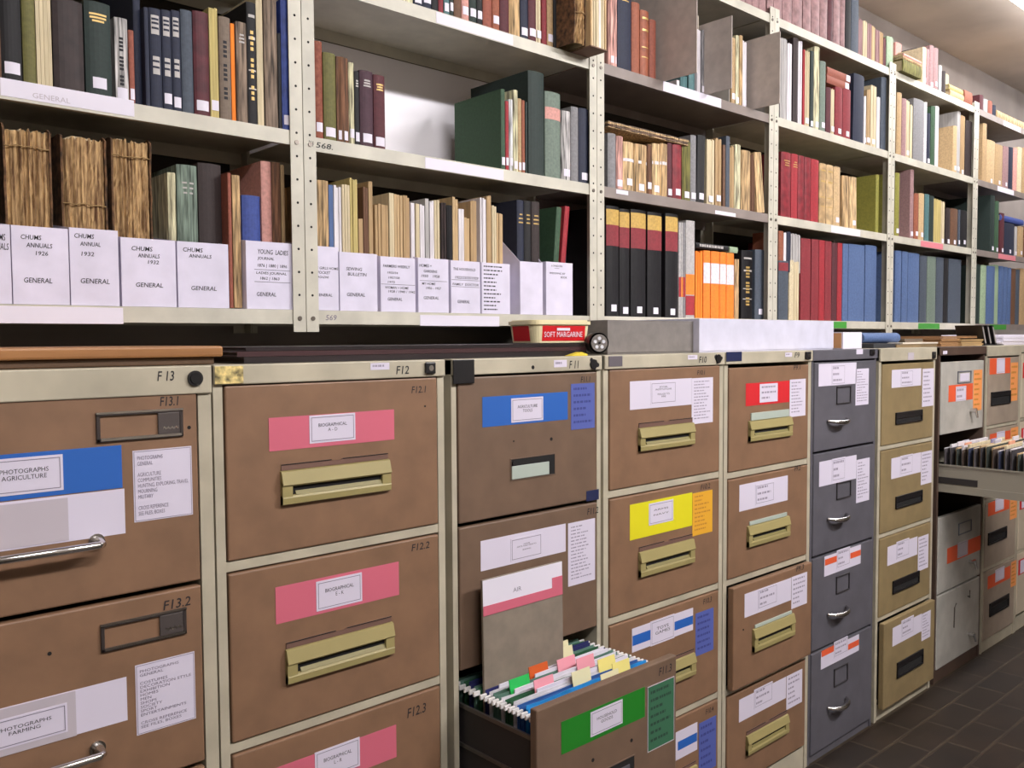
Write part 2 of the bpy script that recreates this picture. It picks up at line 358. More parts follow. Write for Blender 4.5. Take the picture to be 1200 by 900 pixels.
    def dpull(s, i, uL, uR, v):   # small curved chrome pull
        y = s.yf(i) - s.y0; p = ony(uR, v, s.yf(i) - .02); q = ony(uL, v, s.yf(i) - .02); x0, x1, z = q.x - s.ox, p.x - s.ox, p.z
        b = MB(); n = 9; pts = [(x0 + (x1 - x0) * k / (n - 1), y - .002 - .026 * sin(pi * k / (n - 1)) ** .5, z - .006 * sin(pi * k / (n - 1))) for k in range(n)]
        b.tube(pts, [.0045 + .004 * sin(pi * k / (n - 1)) for k in range(n)], CHROME, 10)
        b.build('handle', s.par(i))
    def tlock(s, i, u, v):
        y = s.yf(i); p = ony(u, v, y); x, z = p.x - s.ox, p.z; y -= s.y0
        MB().tube([(x, y, z), (x, y - .02, z)], .008, CHROME, 12).tube([(x - .002, y - .02, z + .01), (x + .012, y - .024, z - .028)], [.007, .004], CHROME, 10).build('handle', s.par(i))
    def recess(s, i, R):
        x0, x1, z0, z1, y = s.r(i, *R); b = MB()
        b.box(x0, y - .0008, z0, x1, y + .0002, z1, DARK)  # flat near-black patch paints the shade of the cutout
        e = .002
        for q in ((x0 - e, z0 - e, x1 + e, z0), (x0 - e, z1, x1 + e, z1 + e), (x0 - e, z0, x0, z1), (x1, z0, x1 + e, z1)): b.box(q[0], y - .0018, q[1], q[2], y, q[3], mat('recess_rim', (108, 88, 74), .5))
        b.build('recess_shade', s.par(i))
        MB().box(x0 + .001, y - .003, z0 + .001, x1 - (x1 - x0) * .14, y - .0009, z1 - (z1 - z0) * .33, LABC['clear'] if i == 0 else GREY_F, .001).tube([(x0 + .006, y - .002, z1 - .008), (x0 + .006, y - .005, z1 - .008)], .005, DARK, 8).build('handle_flap', s.par(i))

def zz(u, v, y=-.003): return ony(u, v, y).z

# F13
xr13 = ony(247, 430, 0).x - .001
c = Cab('brown cabinet at the left edge with cream frame and chrome bar handles', 0, 0, xl=xr13 - .47, xr=xr13, divs=[zz(234, 456), zz(238, 681), zz(240, 681) - .3, .08], full_front=False, post=.022, top_h=.045, rail=.004)
c.ink(-1, (184, 204, 434.5, 446), 'F 13'); c.lock((219, 237, 434, 452)); c.ink(0, (187, 209, 464, 475), 'F13.1'); c.ink(1, (191, 223, 698, 709), 'F13.2')
c.frame(0, (111.5, 213.5, 478, 511), plate_u=184); c.frame(1, (117, 217.5, 711, 742), plate_u=186)
c.card(0, (-60, 142, 521.5, 571.5), 'blue'); c.card(0, (-20, 73, 532, 574), 'white', 'PHOTOGRAPHS\nAGRICULTURE', True, lift=2)
c.card(0, (-60, 145.5, 572.5, 625), 'white'); c.card(0, (-60, 79, 583, 633), 'grey', lift=2)
o = c.card(0, (155, 224, 522.5, 603), 'white', border=False, name='list_card')
x0, x1, z0, z1, y = c.r(0, 155, 224, 522.5, 603)
def listtext(cc, i, R, txt):
    x0, x1, z0, z1, y = cc.r(i, *R); h = z1 - z0
    b = MB()
    b.text(txt, (x0 + x1) / 2, y - .0012, (z0 + z1) / 2, (x1 - x0) * .86, h * .84, PALEINK, align='LEFT')
    e = .0015; f = y - .0011
    for q in ((x0 + e, z0 + e, x1 - e, z0 + e + .0008), (x0 + e, z1 - e - .0008, x1 - e, z1 - e), (x0 + e, z0 + e, x0 + e + .0008, z1 - e), (x1 - e - .0008, z0 + e, x1 - e, z1 - e)):
        b.add([(q[0], f, q[1]), (q[2], f, q[1]), (q[2], f, q[3]), (q[0], f, q[3])], [(0, 1, 2, 3)], PALEINK)
    b.build('printed_text', cc.par(i))
listtext(c, 0, (155, 224, 522.5, 603), 'PHOTOGRAPHS\nGENERAL\n\nAGRICULTURE\nCOMMUNITIES\nHUNTING, EXPLORING, TRAVEL\nMOURNING\nMILITARY\n\nCROSS REFERENCE\nSEE FILES, BOXES')
c.bar(0, -20, 118, 637)
c.card(1, (158, 227.5, 763, 842), 'white', name='list_card')
listtext(c, 1, (158, 227.5, 763, 842), 'PHOTOGRAPHS\nGENERAL\n\nCOSTUMES\nDECORATION STYLE\nEXHIBITION\nHOMES\nMEN\nSHOPS\nSOCIETY\nSPORT\nENTERTAINMENTS\n\nCROSS REFERENCE\nSEE FILES, BOXES')
c.card(1, (-60, 148, 793, 844), 'white'); c.card(1, (-60, 88, 809, 862), 'grey', lift=2); c.card(1, (-25, 78, 823, 857), 'white', 'PHOTOGRAPHS\nFARMING', True, lift=3)
c.bar(1, -20, 119, 882); c.hole(0, 221.5, 501, .003); c.hole(1, 58, 766, .003)
# F12
DV = [1.2885, .985, .680, .376, .075]
c = Cab('wide brown cabinet with pink drawer labels and olive hooded handles', 247.5, 520, divs=[1.2885, zz(511, 617) + .002, zz(511, 795), .372, .075], post=.016, rail=.017)
c.ink(-1, (464, 479, 428.5, 438), 'F12'); c.lock((497, 509, 424, 438), 'sq'); c.card(-1, (434, 456, 425, 433), 'white', nlines=1)
MB().box(-c.hw + .001, -.0075, CT - .031, -c.hw + .05, -.006, CT - .002, mat('old_sticky_tape', (196, 176, 116), .5, 'noise', amt=.4, scale=90), .0003).build('tape_patch', c.strip)
for i, (t, bz, cd_, pk, tx) in enumerate([('BIOGRAPHICAL\nA - D', (328, 455, 537.5, 575), (362, 415.7, 483.5, 515), (314.6, 461.5, 479.7, 515), (482, 499, 452, 460)),
        ('BIOGRAPHICAL\nE - K', (334, 459, 728, 766), (370, 423.6, 670.4, 704), (322.5, 467, 658, 697), (482, 503, 634, 642)),
        ('BIOGRAPHICAL\nL - R', (338, 459, 920, 956), (368.5, 421, 863.4, 897), (321.5, 464, 849, 887), (477, 499, 823, 834))]):
    c.card(i, pk, 'pink', label='pink card strip'); c.card(i, cd_, 'white', t, True, lift=2); c.bezel(i, bz, ptop=.011); c.ink(i, tx, 'F12.%d' % (i + 1))
c.hole(0, 498, 476, .002)
# F11
zt11 = [1.286, zz(703, 585), zz(704.6, 733.5), zz(704.6, 733.5) - .3, .07]
c = Cab('dull brown cabinet with its third drawer pulled out full of files', 527.5, 704, front=DKBROWN_F, divs=zt11, post=.013, rail=.004, open_i=(2,))
c11 = c
c.ink(-1, (667, 678, 422.5, 431.5), 'F 11'); c.lock((688, 702, 420, 433), 'splat'); c.card(-1, (649, 664, 421.6, 430), 'white', nlines=1); c.hole(-1, 624.5, 430.5, .0045)
MB().box(-c.hw - .0005, -.009, CT - .05, -c.hw + .055, -.0062, CT - .001, BLACKP, .002).build('corner_cap', c.strip)
c.card(0, (565, 665, 459, 491.5), 'blue', label='blue card strip'); c.card(0, (598.6, 636, 464.5, 492), 'white', 'AGRICULTURE\nTOOLS', True, lift=2); c.card(0, (669, 696.5, 448.5, 501), 'violet', nlines=6, name='list_card')
c.ink(0, (680.5, 691.5, 441, 447.5), 'F11.1'); c.hole(0, 646, 514.5, .004); c.hole(0, 602, 517, .002); c.recess(0, (598.6, 649.5, 532, 555)); c.card(0, (687, 701.5, 573, 585), 'navyl', name='label_strip')
c.card(1, (563, 662.6, 613.5, 646), 'white'); c.card(1, (598, 634.6, 624, 650), 'white', 'HOME\nARTS AND CRAFTS\n\nSEWING', True, lift=2); c.card(1, (665.5, 697, 607, 679), 'white', nlines=16, name='list_card'); c.ink(1, (688, 701, 593.5, 601), 'F11.2')
# the open drawer of F11 (part of the cabinet)
YO = -.231
d = MB(); hw = c.hw - .011; zb, zt_ = zt11[2] - .297, zt11[2] - .002
zt_ = .668; zb = .374
d.box(-hw, YO, zb, hw, YO + .018, zt_, DKBROWN_F, .003)
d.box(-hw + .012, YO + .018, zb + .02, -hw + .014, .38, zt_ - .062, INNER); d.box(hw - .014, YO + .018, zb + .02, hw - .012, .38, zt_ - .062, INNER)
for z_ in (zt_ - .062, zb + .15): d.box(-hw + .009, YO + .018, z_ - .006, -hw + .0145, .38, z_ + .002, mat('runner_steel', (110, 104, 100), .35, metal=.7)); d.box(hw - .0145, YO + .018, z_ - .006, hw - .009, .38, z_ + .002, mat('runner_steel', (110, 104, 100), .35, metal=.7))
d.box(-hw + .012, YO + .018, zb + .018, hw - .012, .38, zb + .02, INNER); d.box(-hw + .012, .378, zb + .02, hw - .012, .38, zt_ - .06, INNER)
do = d.build('drawer', c.root); c.draws[2] = (do, -YO - .003)
_yf = c.yf; c.yf = lambda i: YO if i == 2 else _yf(i)
c.card(2, (657.6, 755.5, 804.7, 839.6), 'green', label='green card strip'); c.card(2, (691.6, 729, 819, 847), 'white', 'HOUSEHOLD\nGOODS', True, lift=2); c.card(2, (759, 789.5, 792.8, 866), 'dkgreen', nlines=7, name='list_card')
x0, x1, z0, z1, y = c.r(2, 759, 789.5, 792.8, 866)
for q in ((x0 - .001, z0 - .001, x1 + .001, z0 + .0005), (x0 - .001, z1 - .0005, x1 + .001, z1 + .001), (x0 - .001, z0, x0 + .0005, z1), (x1 - .0005, z0, x1 + .001, z1)): MB().box(q[0], y - .0012, q[1], q[2], y - .0001, q[3], GREYPAPER).build('card_edge', do)
c.ink(2, (772, 787, 777, 786), 'F11.3'); c.hole(2, 740, 867.6, .004); c.hole(2, 694.8, 890.7, .004); c.recess(2, (702, 742.6, 885, 906))
# F10
c = Cab('brown cabinet whose second drawer has a yellow label', 706.5, 848, divs=[zz(839, 427), zz(839, 554), zz(839, 685), zz(839, 813), .075], rail=.017)
c.plate((713, 729, 417, 429), 'greyl'); c.card(-1, (806, 817, 416, 421), 'white', nlines=1); c.ink(-1, (819, 828, 417.5, 425), 'F10'); c.lock((836, 847, 414.5, 426), 'splat')
c.card(0, (738, 810.4, 443, 474), 'white'); c.card(0, (762, 792, 446, 472), 'white', 'SOCIAL\nINSTITUTIONS\n\nPOLICE TO\nFIRE', True, lift=2, th=.5); c.card(0, (810.6, 835.3, 442, 494.4), 'white', nlines=13, name='list_card')
c.bezel(0, (747.6, 811.4, 494.6, 521), ptop=.012); c.ink(0, (817, 826, 433.5, 439), 'F10.1')
c.card(1, (738, 811, 577, 615.7), 'yellow'); c.card(1, (760, 788.6, 584.6, 609.5), 'white', 'ARMS\n\nNAVY', True, lift=2); c.card(1, (811.4, 834.7, 573.7, 622.6), 'gold', nlines=9, name='list_card'); c.bezel(1, (748, 811.4, 630.6, 659), ptop=.012); c.ink(1, (821, 832, 566, 572), 'F10.2')
c.card(2, (740.5, 812, 712, 738), 'white'); c.band(2, (741, 763, 737.5, 749), 'blue'); c.band(2, (790, 811.7, 721, 731), 'blue'); c.card(2, (762, 790, 719, 747), 'white', 'TOYS\nGAMES', True, lift=2); c.card(2, (815, 836, 711.7, 760.8), 'violet', nlines=6, name='list_card'); c.bezel(2, (748, 812.7, 764, 790), ptop=.01); c.ink(2, (824, 834, 698.7, 705), 'F10.3')
c.card(3, (745, 817, 846, 878), 'white'); c.band(3, (745, 770, 878, 888), 'blue'); c.band(3, (794, 816.5, 858, 868), 'blue'); c.card(3, (819, 839, 838, 897), 'violet', nlines=6, name='list_card'); c.bezel(3, (750, 815, 895, 920), ptop=.01); c.ink(3, (827, 836, 827, 833), 'F10.4')
# F9
c = Cab('brown cabinet with a red top label and third drawer ajar', 848.5, 951, divs=[zz(946, 426), zz(946, 538), zz(947, 650), zz(946, 764) - .004, .075], rail=.017, outs={2: .018})
c.plate((851, 869, 412, 423), 'navyl'); c.card(-1, (920, 928, 413, 418), 'white', nlines=1); c.ink(-1, (931, 937, 413, 419), 'F9'); c.lock((943, 949, 412, 421), 'sq')
c.card(0, (874, 925, 446, 471), 'red'); c.card(0, (890, 911, 448.7, 470), 'white', nlines=3, lift=2); c.card(0, (925.5, 944, 443.7, 486.6), 'white', nlines=10, name='list_card'); c.bezel(0, (876.7, 926, 487.6, 511), 'clear', ptop=.022); c.ink(0, (930, 938, 427.5, 433), 'F9.1')
c.card(1, (866.4, 923, 557, 586), 'white'); c.card(1, (885, 907, 563.5, 587), 'white', border=True, nlines=3, lift=2); c.bezel(1, (875, 923.3, 604, 628), 'clear', ptop=.012); c.ink(1, (931, 938, 545, 551), 'F9.2')
c.card(2, (872.5, 927, 677, 703), 'white'); c.card(2, (888, 910.5, 683, 706), 'white', border=True, nlines=3, lift=2); c.card(2, (927.5, 945.7, 670, 706.5), 'white', nlines=6, name='list_card'); c.bezel(2, (881.5, 929, 718, 744), 'clear', ptop=.01); c.hole(2, 871, 738, .003); c.ink(2, (933, 942, 661, 667), 'F9.3')
c.card(3, (866, 921, 793, 817.7), 'white'); c.card(3, (883.5, 905, 798, 820), 'white', border=True, nlines=3, lift=2); c.card(3, (921.7, 940, 783.6, 822), 'white', nlines=6, name='list_card'); c.bezel(3, (874, 922, 836, 858), 'plate', ptop=.012)
# grey
gx = [zz(1021, 421), zz(1022, 519), zz(1018, 632), zz(1018.5, 733.5), zz(1015, 840) - .02]
c = Cab('all-grey steel cabinet with small curved chrome handles', 951, 1027, trim=GREY_F, front=GREY_F, divs=gx, rail=.003, post=.012, plinth=.05)
c.card(-1, (1003.5, 1011, 409, 415), 'white'); c.lock((1019, 1024, 409, 416), 'sq')
for i, (a, l, fr, h) in enumerate([((959.4, 1003.5, 424.6, 449.5), (1002.8, 1018, 431.5, 473.5), (980, 996.6, 451.6, 472), 491), ((960, 1003.5, 533, 560.5), (1003.7, 1019, 536, 585.4), (980, 996.6, 562, 581.5), 603),
        ((966, 1008.6, 638, 660), None, (979.5, 995, 670, 690), 712), ((962, 1006.5, 743, 762), None, (977, 993, 776, 796.5), 819)]):
    c.card(i, a, 'white'); w_ = a[1] - a[0]; c.card(i, (a[0] + w_ * .34, a[1] - w_ * .3, a[2] + 2, a[3] + 1), 'white', border=True, nlines=3, lift=2)
    if l: c.card(i, l, 'white', nlines=12, name='list_card')
    else:
        c.band(i, (a[0] + .5, a[0] + w_ * .34, a[2] + 13, a[2] + 20), 'orange'); c.band(i, (a[1] - w_ * .29, a[1] - .3, a[2] + 6, a[2] + 12.5), 'orange')
    c.frame(i, fr, mat('dark_frame', (58, 54, 56), .4)); c.dpull(i, 976, 998, h)
# tan F7
c = Cab('tan cabinet with black recessed pulls beside the grey one', 1030, 1096.5, front=TAN_F, divs=[zz(1093, 423), .9728 + .004, .6637 + .003, .3657 + .004, zz(1090, 793)], rail=.014, post=.018, plinth=.075, outs={3: .02}, top_h=.045)
c.card(-1, (1064, 1071, 413, 421.6), 'grey'); c.lock((1092, 1095.5, 412, 420), 'sq')
for i, (a, l, p) in enumerate([((1045, 1079.4, 431.5, 451.6), (1081, 1094.4, 431.5, 475), (1049, 1080, 479.5, 493)), ((1044.5, 1079.1, 530, 553), (1079.5, 1092, 527.5, 565), (1049, 1080, 573.4, 587.5)),
        ((1040, 1075, 628.5, 649.5), (1076, 1088, 625.5, 664.5), (1045.5, 1076.4, 668, 682.5)), ((1046, 1080, 719, 739.5), (1080.2, 1090.5, 714.6, 745.5), (1050.6, 1081, 759.6, 777))]):
    c.card(i, a, 'white'); w_ = a[1] - a[0]; c.card(i, (a[0] + w_ * .3, a[1] - w_ * .28, a[2] + 1.5, a[3] + .5), 'white', border=True, nlines=3, lift=2); c.card(i, l, 'white', nlines=8, name='list_card'); c.pull(i, p)
# F6 pale fronts in chocolate carcass
c = Cab('pale grey cabinet in a dark brown frame with its second drawer fully open', 1100.5, 1154.5, trim=CHOC, front=PALE_F, divs=[zz(1154, 421), zz(1154, 501), zz(1154, 588), zz(1151, 672.7), zz(1148, 755)], rail=.003, post=.014, plinth=.06, open_i=(1,))
c.card(-1, (1105, 1110, 411, 415), 'white')
c.frame(0, (1122, 1137.7, 434, 448), mat('slate_frame', (110, 112, 122), .4)); c.card(0, (1125, 1135.5, 437, 446), 'white', lift=2)
c.card(0, (1111.7, 1140, 449, 467.7), 'orange'); c.card(0, (1120, 1132, 452, 469), 'white', border=True, nlines=2, lift=2); c.card(0, (1141, 1151, 433, 480), 'peach', nlines=7, name='list_card'); c.tlock(0, 1137, 481)
c.frame(2, (1123, 1138, 608, 621.7), mat('slate_frame', (110, 112, 122), .4)); c.card(2, (1110, 1149, 627, 644), 'orange'); c.card(2, (1122, 1134, 632, 649), 'grey', border=True, lift=2); c.tlock(2, 1136, 658); c.tlock(3, 1135, 743)
x0, x1, z0, z1, y = c.r(3, 1118, 1136, 700, 725)
MB().tube([(x0, y - .0008, z0), (x0 + .003, y - .0008, z1 - .01), (x0 + .02, y - .0008, z1 + .004)], .003, mat('scuff', (70, 60, 52), .8), 6).tube([(x1 - .02, y - .0008, z1 + .01), (x1, y - .0008, z1), (x1, y - .0008, z1 + .03)], .003, mat('scuff', (70, 60, 52), .8), 6).build('scuff_mark', c.par(3))
hw = c.hw - .018; YO = -.50; zt_, zb = c.zs[1] - .006, c.zs[2] + .006; zr = .868
STEELC = mat('drawer_side_steel', (152, 146, 132), .45)
d = MB(); d.box(-hw - .003, YO, zb, hw + .003, YO + .016, zt_, PALE_F, .003)
for sx in (-1, 1):
    xa = sx * (hw - .006)
    d.box(min(xa, xa + sx * .002), YO + .016, zr - .108, max(xa, xa + sx * .002), .42, zr, STEELC)
    d.box(min(xa, xa + sx * .006), YO + .016, zr - .006, max(xa, xa + sx * .006), .42, zr, STEELC); d.box(min(xa, xa + sx * .006), YO + .016, zr - .108, max(xa, xa + sx * .006), .42, zr - .08, STEELC)
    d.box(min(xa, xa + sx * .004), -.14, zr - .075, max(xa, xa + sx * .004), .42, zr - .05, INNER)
d.box(-hw + .006, YO + .016, zr - .108, hw - .006, .42, zr - .083, STEELC)
do = d.build('drawer', c.root); c6 = c; HW6 = hw; ZT6 = zt_
xm, ym, zm = 0, YO - .001, (zt_ + zb) / 2
MB().tube([(xm, ym, zm), (xm, ym - .02, zm)], .008, CHROME, 12).tube([(xm, ym - .02, zm + .01), (xm + .012, ym - .024, zm - .028)], [.007, .004], CHROME, 10).build('handle', do)
# F5
c = Cab('beige cabinet with orange labels behind the opened pale drawer', 1156, 1195.5, front=BEIGE_F, divs=[zz(1195, 417), zz(1195, 493), zz(1195, 573), zz(1194, 648), zz(1193, 727)], rail=.013, post=.014, plinth=.06, top_h=.045)
for i, (a, l, p) in enumerate([((1160, 1184, 419, 437), (1184.6, 1193, 424.5, 469), (1161, 1183.6, 457, 472.5)), ((1160, 1184, 504, 520), (1184.6, 1193, 500, 535), (1161, 1183.6, 535, 548)), ((1158, 1183, 581, 596), (1184, 1192, 575, 606), (1157.5, 1179, 616, 630)), ((1157.6, 1184, 662.6, 677), (1185, 1191, 656, 685), (1159, 1181.6, 695, 710))]):
    c.card(i, a, 'orange'); w_ = a[1] - a[0]; c.card(i, (a[0] + w_ * .33, a[1] - w_ * .27, a[2] + .5, a[3]), 'white', border=True, lift=2); c.card(i, l, 'peach', nlines=6, name='list_card'); c.pull(i, p)
# F4 sliver at the right edge
xl4 = ony(1195.5, 411, 0).x + .001
c = Cab('cream cabinet at the right edge with red and white labels', 0, 0, xl=xl4, xr=xl4 + .47, front=mat('cream_drawer_paint', (196, 182, 160), .5), divs=[1.285, .985, .68, .376, .075], rail=.013, plinth=.06)
for i in range(4):
    z = (1.285, .985, .68, .376)[i]
    MB().box(-c.hw + .03, -.0045, z - .115, c.hw - .13, -.0031, z - .045, LABC['red']).build('label_strip', c.par(i)); MB().box(-c.hw + .05, -.0052, z - .11, -c.hw + .11, -.0046, z - .05, CARD).build('label_card', c.par(i))
    MB().box(-.06, -.01, z - .2, .06, -.0032, z - .16, BLACKP, .003).build('handle', c.par(i))

# ------------------------------------------------------------------ shelving
S0, SW, SY = .688, .935, .32
def X(k): return S0 + SW * k
LV = dict(bottom=1.425, second=1.798, third=2.147, top=2.494)
def upright(par, x0, x1, side, ztop, m, y0=SY - .003, holes=True):
    b = MB(); zb = 1.378
    b.box(x0, y0, zb, x1, y0 + .002, ztop, m)
    xs = (x1 - .002) if side > 0 else x0
    b.box(xs, y0 + .002, zb, xs + .002, y0 + .036, ztop, m)
    if holes:
        z = zb + .03; k = 0
        while z < ztop:
            b.disc((x0 + x1) / 2, y0 - .0002, z, .0027, DARK, .0003, 8); z += .049; k += 1  # punched holes are dark discs, their shade painted on
    return b.build('upright', par)
def bay(k, label, grey=(), top=2.52, levels=('bottom', 'second', 'third', 'top'), base=None):
    x0, x1 = X(k - 1), X(k); base = base or SHELF_CREAM
    t = thing('shelving_bay', label, 'shelving', (x0, SY, 1.378)); t.location = (0, 0, 0)
    upright(t, x0 + .001, x0 + .0305, -1, top, base); upright(t, x1 - .0305, x1 - .001, 1, top, base)
    for a, c_, sd in ((x0 + .001, x0 + .0305, -1), (x1 - .0305, x1 - .001, 1)):
        b = MB(); b.box(a, .606, 1.378, c_, .608, top, base); xs = c_ - .002 if sd > 0 else a; b.box(xs, .572, 1.378, xs + .002, .606, top, base); b.build('upright', t)
    for l in levels:
        z = LV[l]; m = SHELF_GREY if l in grey else SHELF_CREAM; b = MB()
        if l == 'second' and k == 0: z += .006
        b.box(x0 + .004, SY, z - .002, x1 - .004, .604, z, m)
        b.box(x0 + .004, SY, z - .03, x1 - .004, SY + .0015, z - .002, m); b.box(x0 + .004, SY + .0015, z - .03, x1 - .004, SY + .012, z - .0285, m)
        b.box(x0 + .004, .6025, z - .03, x1 - .004, .604, z - .002, m)
        b.build('shelf', t)
    for l in levels:   # bolts in the two front posts
        for xx in (x0 + .016, x1 - .016):
            MB().disc(xx, SY - .0032, LV[l] - .018, .005, mat('bolt_steel', (120, 112, 104), .35, metal=.7), .002, 8).build('bolt', t)
    return t
BAYS = [bay(0, 'cream shelving bay at the left edge, holding worn annuals in white boxes'),
    bay(1, 'cream shelving bay with a mostly empty white-backed second shelf'),
    bay(2, 'shelving bay with grey shelves and tall grey divider boards', grey=('second', 'third')),
    bay(3, 'cream shelving bay holding red and blue bound volumes at the bottom'),
    bay(4, 'cream shelving bay, second nearest the far end, with green tape below'),
    bay(5, 'farthest shelving bay with grey shelf edges at the right edge', grey=('bottom', 'second', 'third', 'top'))]
BACKM = mat('shelf_back_shade', (52, 46, 40), .8, 'noise', amt=.1, scale=5)  # panels added, their dark colour painting the shade behind the books
for k in (0, 1, 2, 3, 4, 5):
    zlo = {0: 1.4, 1: 1.4}.get(k, 1.4)
    MB().box(X(k - 1) + .002, .6095, zlo, X(k) - .002, .6115, {1: 1.77}.get(k, 2.5), BACKM).build('back_panel', BAYS[k])
# white backing sheet of bay two
WB = MB().box(X(0) + .002, .6055, 1.7985, X(1) - .04, .6075, 2.115, mat('white_board', (244, 240, 246), .7)); o = WB.build('backing_sheet', BAYS[1]); o['label'] = 'white backing sheet'
MB().box(X(0) + .002, .6095, 1.772, X(1) - .002, .6115, 2.5, mat('shelf_back_grey', (120, 110, 98), .7)).build('back_panel', BAYS[1])

def lipstrip(k, lvl, uL, uR, col, v0=None, drop=.0, h=.026, name='shelf_label'):
    z = LV[lvl] + (.006 if (k == 0 and lvl == 'second') else 0)
    a = onxz(uL, z); b = onxz(uR, z)
    M_ = {'white': PAPER, 'green': LABC_G, 'pink': LABC_P}[col]
    o = MB().box(a, SY - .0008, z - .029 - drop, b, SY - .0001, z - .029 - drop + h, M_, .0003).build(name, BAYS[k]); o['label'] = {'white': 'white paper label strip', 'green': 'green tape strip', 'pink': 'pink tape strip'}[col]
    return o
def onxz(u, z, y=SY):
    v = 200.0
    for _ in range(12):
        p = ony(u, v, y); v += (p.z - z) * 300
        if abs(p.z - z) < 1e-4: break
    return p.x
LABC_G = mat('green_tape', (70, 150, 60), .5); LABC_P = mat('pink_tape', (220, 130, 140), .5)
lipstrip(0, 'second', 0, 157, 'white', drop=-.004, h=.03); lipstrip(0, 'bottom', -20, 144, 'white', drop=.004, h=.03)
lipstrip(1, 'third', 511, 601, 'white', drop=-.001); lipstrip(1, 'second', 498, 590, 'white'); lipstrip(1, 'bottom', 492, 585, 'white', drop=.003)
lipstrip(2, 'third', 777, 845, 'white', drop=.0, h=.03); lipstrip(2, 'second', 722, 736, 'white', drop=-.014, h=.012); lipstrip(2, 'second', 838, 862, 'white', drop=0, h=.012)
lipstrip(3, 'bottom', 958, 992, 'green'); lipstrip(3, 'second', 974, 1008, 'white'); lipstrip(4, 'second', 1079, 1105, 'pink'); lipstrip(4, 'bottom', 1076, 1101, 'green')
lipstrip(5, 'third', 1169, 1188, 'white'); lipstrip(5, 'second', 1170, 1190, 'pink'); lipstrip(5, 'bottom', 1160, 1179, 'green'); lipstrip(5, 'top', 1176, 1196, 'white')
for k, lvl, u, s_, wd in ((1, 'second', 380, '568.', 20), (1, 'bottom', 388, '569', 13), (1, 'second', 363.5, '2/4', 6)):
    z = LV[lvl] - .0155; a = onxz(u - wd / 2, z); b = onxz(u + wd / 2, z)
    MB().text(s_, (a + b) / 2, SY - (.0004 if k and wd > 6 else .0034), z, b - a, .012, INK if lvl == 'second' else PALEINK, shear=.15).build('handwriting', BAYS[k])
z = LV['second'] - .01; a = onxz(38, z); b = onxz(82, z); MB().text('GENERAL', (a + b) / 2, SY - .0012, z, b - a, .009, GREYPAPER).build('handwriting', BAYS[0])

# ------------------------------------------------------------------ books
BAYN = ['left', 'second', 'third', 'fourth', 'fifth', 'sixth']
def shelf_name(k, l): return 'top of the %s bay' % BAYN[k] if l == 'top' else '%s shelf of the %s bay' % ({'bottom': 'bottom', 'second': 'second', 'third': 'third'}[l], BAYN[k])
def cmat(c, kind):
    rgb = PAL[c]
    if kind == 'w': return mat('worn_' + c, rgb, .85, 'streak', amt=.42, scale=170)
    if kind == 'l': return mat('leather_' + c, rgb, .55, 'noise', amt=.15, scale=40, spec=.3)
    if kind == 'p': return mat('paper_' + c, rgb, .8, 'streak', amt=.07, scale=120)
    if kind == 'm': return mat('mottled_' + c, rgb, .7, 'noise', scale=120, c2=(120, 54, 36))
    return mat('cloth_' + c, rgb, .7, 'noise', amt=.07, scale=140)
def spine_pts(t, b, n=6): return [(t * (i / n), -b * sin(pi * i / n) ** .8) for i in range(n + 1)]
def shell(mb, t, b, z0, z1, m, off=.0004, a0=0.0, a1=1.0):
    n = 8; pts = [(t * q, -b * max(0, sin(pi * q)) ** .8 - off) for q in [a0 + (a1 - a0) * i / n for i in range(n + 1)]]
    vs = [(x, y, z0) for x, y in pts] + [(x, y, z1) for x, y in pts]
    mb.add(vs, [(i, i + 1, n + 2 + i, n + 1 + i) for i in range(n)], m, True); return mb
BOOKS = []
